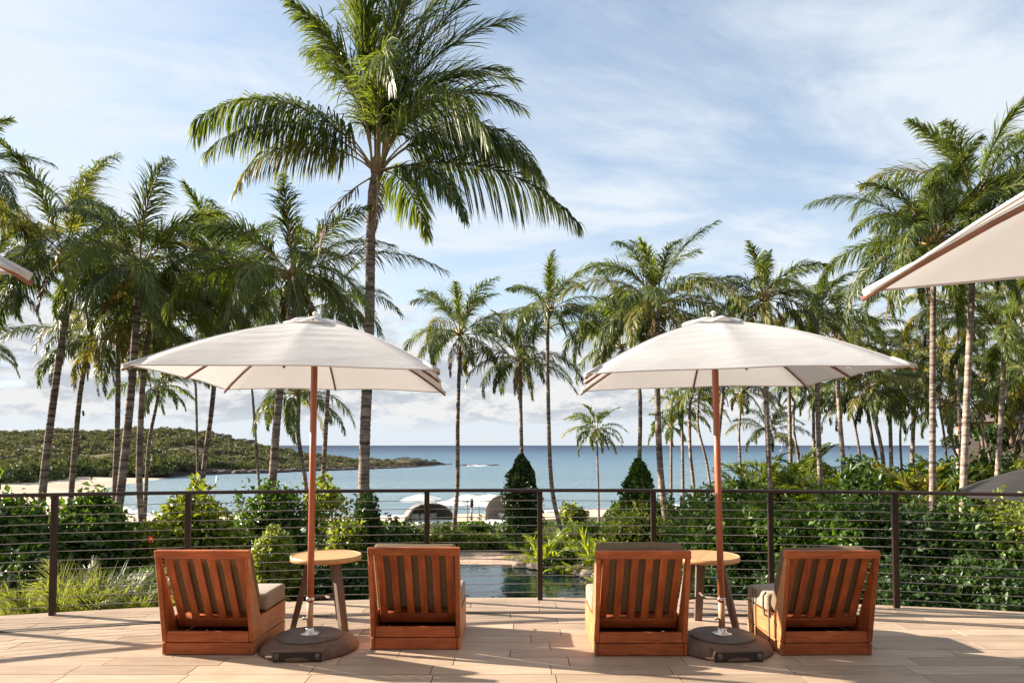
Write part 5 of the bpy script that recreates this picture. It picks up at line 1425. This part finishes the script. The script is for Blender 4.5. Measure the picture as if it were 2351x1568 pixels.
far_parasol(1124, 1134, 60, 3.0, 'white beach parasol between the torch pole and the vine cone')
far_parasol(1165, 1137, 63, 3.0, 'white beach parasol mostly hidden by the vine cone')
far_parasol(1035, 1146, 70, 3.0, 'lower white beach parasol behind the first daybed top')
far_parasol(1100, 1148, 72, 3.0, 'lower white beach parasol seen behind the torch pole')
far_parasol(742, 1202, 24.5, 1.75, 'white garden parasol half hidden behind the folded grey one', group='garden parasols')
def folded_parasol():
    p = at(741, 1172, 21); g = gzs(p.x, 21); H = p.z - g
    t = empty('folded_parasol', (p.x, 21, g), 'folded grey parasol standing behind the left round table', 'parasol', 'garden parasols')
    V = []; Q = []; n = 24; prof = ((0.05, H), (0.10, H - 0.3), (0.17, H - 0.9), (0.25, H - 1.45), (0.27, H - 1.7))
    for j, (r, z) in enumerate(prof):
        for i in range(n):
            a = 2 * math.pi * i / n; k = 1 + (0.28 if i % 3 == 0 else -0.1) * (j / 4); V.append((r * k * math.cos(a), r * k * math.sin(a), z))
    for j in range(len(prof) - 1):
        for i in range(n): l = (i + 1) % n; Q.append((j * n + i, j * n + l, (j + 1) * n + l, (j + 1) * n + i))
    link('folded_cloth', npmesh('c', V, Q, smooth=False), M['grey_canvas'], t)
    link('pole', tube([(0, 0, 0), (0, 0, H + 0.08)], 0.025, 8), M['stem'], t)
    link('base', lathe([(0.3, 0), (0.3, 0.06), (0.08, 0.09)], 20), M['base_top'], t)
folded_parasol()
def lounger(px, py, zs, L, w, rz, label, m):
    p = on(px, py, zs); t = empty('sun_lounger', (p.x, p.y, gzs(p.x, p.y)), label, 'sun lounger', 'sun loungers below the terrace', rz)
    link('frame', bm_mesh(box_bm(-w / 2, w / 2, 0, L, 0.22, 0.28, 0.01), 'f'), M['stem'], t)
    link('mattress', bm_mesh(box_bm(-w / 2 + 0.02, w / 2 - 0.02, 0.0, L * 0.62, 0.282, 0.37, 0.025, seg=2), 'm'), M[m], t)
    b = box_bm(-w / 2 + 0.02, w / 2 - 0.02, 0, L * 0.42, 0, 0.09, 0.025, seg=2)
    o = link('backrest', bm_mesh(b, 'b'), M[m], t, (0, L * 0.62, 0.29)); o.rotation_euler = (R(38), 0, 0)
    for x in (-1, 1):
        for y in (0.1, L - 0.1): link('leg', bm_mesh(box_bm(x * (w / 2 - 0.04) - 0.025, x * (w / 2 - 0.04) + 0.025, y - 0.03, y + 0.03, 0, 0.22), 'l'), M['stem'], t)
lounger(741, 1380, -2.9, 2.2, 0.72, R(2), 'sun lounger with white towels seen between the legs of the left table', 'towel')
lounger(690, 1345, -2.9, 2.0, 0.7, R(28), 'grey sun lounger left of the parasol pole, half hidden in leaves', 'grey_canvas')
def torch():
    p = at(1083, 1144, 40); g = gzs(p.x, 40); H = p.z - g
    t = empty('garden_torch', (p.x, 40, g), 'slim wooden garden torch between the two woven daybeds', 'torch')
    link('pole', tube([(0, 0, 0), (0, 0, H - 0.35)], 0.045, 8), M['pole'], t)
    link('burner', lathe([(0.05, H - 0.5), (0.10, H - 0.42), (0.11, H - 0.15), (0.07, H - 0.03), (0.03, H)], 14), M['base_top'], t)
torch()
def blooms():
    for (px, py, Y, lab, m_) in ((692, 1314, 10.5, 'white bloom low in the dark leaves left of the parasol pole', 'petal'), (698, 1215, 11.2, 'white bloom in the shrub beside the parasol pole', 'petal'), (349, 1237, 10.0, 'single red bloom between two palms at left', 'redpetal')):
        p = at(px, py, Y); t = empty('flower', p, lab, 'flower')
        for k in range(6):
            a = k * math.pi / 3; b = bmesh.new(); s = 0.055
            q = [Vector((0, 0, 0)), Vector((s * 0.6 * math.cos(a - 0.4), -0.02, s * 0.6 * math.sin(a - 0.4))), Vector((s * math.cos(a), -0.035, s * math.sin(a))), Vector((s * 0.6 * math.cos(a + 0.4), -0.02, s * 0.6 * math.sin(a + 0.4)))]
            b.faces.new([b.verts.new(v) for v in q]); link('petal', bm_mesh(b, 'p'), M[m_], t)
        b = bmesh.new(); bmesh.ops.create_icosphere(b, subdivisions=1, radius=0.016); link('flower_centre', bm_mesh(b, 'c', True), M['coconut'], t)
blooms()
# spotlights strapped to palms
def spot(px, py, Y, s, label):
    p = at(px, py, Y); t = empty('spotlight', p, label, 'spotlight', 'spotlights on palm trunks')
    link('housing', tube([(0, 0, -0.16 * s), (-0.03 * s, -0.02 * s, 0.16 * s)], [0.05 * s, 0.065 * s], 12), M['dark'], t)
    link('bracket', tube([(0, 0, -0.05 * s), (0.16 * s, 0, -0.05 * s)], 0.012 * s, 6), M['dark'], t)
spot(2122, 781, 17.9, 1.0, 'small black spotlight on the big right palm trunk')
spot(192, 949, 25.9, 0.6, 'tiny black spotlight on the slender curved palm trunk at left')

# ------------------------------------------------------------------ house, pavilion, broadleaf tree, sailing boat
def house():
    p = at(2345, 1012, 58); g = -1.5
    t = empty('house', (p.x, 58, g), 'reddish brown house behind the trees at the right edge', 'house')
    zt = at(2345, 962, 58).z - g; x0 = at(2316, 1000, 58).x - p.x
    link('wall', bm_mesh(box_bm(x0, x0 + 9, 0, 7, 0, zt, 0.02), 'w'), M['wall'], t)
    wz = zt - 0.75
    for k in range(4):
        fx = x0 + 0.75 + k * 2.1
        f = link('window', bm_mesh(box_bm(fx - 0.06, fx + 1.16, -0.06, -0.002, wz - 0.55, wz + 0.35, 0.01), 'f'), M['cream'], t)
        for q in range(2): link('pane', bm_mesh(box_bm(fx + q * 0.57, fx + q * 0.57 + 0.53, -0.075, -0.062, wz - 0.48, wz + 0.28), 'p'), M['glass'], f)
    V = [(x0 - 0.7, -0.9, zt), (x0 + 9.7, -0.9, zt), (x0 + 9.7, 7.9, zt), (x0 - 0.7, 7.9, zt), (x0 + 2.6, 3.5, zt + 1.9), (x0 + 6.4, 3.5, zt + 1.9),
         (x0 - 0.7, -0.9, zt - 0.14), (x0 + 9.7, -0.9, zt - 0.14), (x0 + 9.7, 7.9, zt - 0.14), (x0 - 0.7, 7.9, zt - 0.14)]
    me = bpy.data.meshes.new('roof'); me.from_pydata(V, [], [(0, 1, 5, 4), (1, 2, 5), (2, 3, 4, 5), (3, 0, 4), (0, 6, 7, 1), (1, 7, 8, 2), (2, 8, 9, 3), (3, 9, 6, 0), (6, 9, 8, 7)])
    link('roof', me, M['roof'], t)
    link('low_wall', bm_mesh(box_bm(x0 - 5.5, x0 - 0.2, -2.2, -1.9, 0, at(2300, 988, 56).z - g, 0.02), 'lw'), M['cream'], t)
house()
def pavilion():
    Y = 17.0; a = at(2192, 1140, Y); b_ = at(2420, 1062, Y); g = gzs(a.x, Y)
    t = empty('shade_tent', (b_.x, Y, g), 'dark grey tent roof rising towards the right edge behind the hedge', 'tent')
    w = (b_.x - a.x); H = b_.z - g; h0 = a.z - g
    V = [(0, 0, H)]; n = 24; T = []; Q = []
    for j, f in enumerate((0.35, 0.7, 1.0)):
        for i in range(n):
            th = 2 * math.pi * i / n; V.append((w * f * math.cos(th), w * f * math.sin(th) * 0.8, H + (h0 - H) * (f ** 1.35) - 0.03 * (i % 3 == 0) * f))
    for i in range(n):
        l = (i + 1) % n; T.append((0, 1 + i, 1 + l))
        for j in range(2): Q.append((1 + j * n + i, 1 + (j + 1) * n + i, 1 + (j + 1) * n + l, 1 + j * n + l))
    link('roof', npmesh('r', V, Q, T, smooth=True), M['slate'], t)
    for th in (0.8, 2.3, 3.9, 5.5): link('post', tube([(w * 0.8 * math.cos(th), w * 0.6 * math.sin(th), 0), (w * 0.8 * math.cos(th), w * 0.6 * math.sin(th), h0 + 0.12)], 0.05, 8), M['stem'], t)
pavilion()
def broadleaf(px, py, Y, rad, seed, label):
    p = at(px, py, Y); g = gzs(p.x, Y) if Y < 50 else -2.0; rs = np.random.RandomState(seed); rr = random.Random(seed)
    t = empty('broadleaf_tree', (p.x, Y, g), label, 'tree')
    H = p.z - g
    link('trunk', tube([(0.3, 0, 0), (0.1, 0, H * 0.4), (-0.2, 0, H * 0.75), (0, 0, H)], [0.2, 0.16, 0.12, 0.06], 10), M['stem'], t)
    C = []; Nn = []
    for k in range(9):
        a = rr.uniform(0, 6.28); q = rr.uniform(0.4, 1.0); e = Vector((rad * q * math.cos(a), rad * 0.8 * q * math.sin(a), H + rr.uniform(-0.25, 0.45) * rad))
        s = Vector((-0.05, 0, H * rr.uniform(0.45, 0.75)))
        link('limb', tube([s, s.lerp(e, 0.5) + Vector((0, 0, -0.2)), e], [0.09, 0.055, 0.02], 7), M['stem'], t)
        d = sphere_dirs(rs, 420); C.append(np.array(e) + d * np.array([1, 1, 0.55]) * rad * 0.42 * (0.5 + 0.6 * rs.rand(420, 1))); Nn.append(d)
    V, T = leaf_cloud(np.concatenate(C), np.concatenate(Nn), 0.24, rs)
    link('crown', npmesh('crown', V, None, T), M['leaf_dark'], t)
broadleaf(2325, 905, 40, 2.6, 5, 'dark broadleaf tree with bare crooked limbs in front of the house')
broadleaf(2255, 1010, 46, 1.9, 6, 'small dark broadleaf tree left of the house')
def sailboat():
    p = on(1794, 1036, SEA); t = empty('sailing_boat', (p.x, p.y, SEA), 'tiny white sailing boat anchored far out, only its thin mast showing', 'boat')
    H = 28 * p.y / F; b = bmesh.new()
    sec = ((-5, 0.1, 1.3), (-3, 1.3, 1.1), (0, 1.8, 1.0), (3, 1.5, 1.0), (4.5, 1.1, 1.1)); rows = []
    for x, w, h in sec: rows.append([b.verts.new((x, -w, h)), b.verts.new((x, -w * 0.4, -0.4)), b.verts.new((x, w * 0.4, -0.4)), b.verts.new((x, w, h))])
    for i in range(4):
        for k in range(3): b.faces.new((rows[i][k], rows[i][k + 1], rows[i + 1][k + 1], rows[i + 1][k]))
        b.faces.new((rows[i][0], rows[i][3], rows[i + 1][3], rows[i + 1][0]))
    b.faces.new(rows[0]); b.faces.new(rows[-1])
    link('hull', bm_mesh(b, 'hull'), M['hull'], t)
    link('mast', tube([(0.5, 0, 0.9), (0.5, 0, H)], 0.16, 6), M['hull'], t)
    link('cabin', bm_mesh(box_bm(-1.5, 2.4, -0.9, 0.9, 1.0, 1.7, 0.1), 'c'), M['hull'], t)
    link('boom', tube([(0.5, 0, 2.4), (4.6, 0, 2.5)], 0.12, 6), M['grey_canvas'], t)
sailboat()
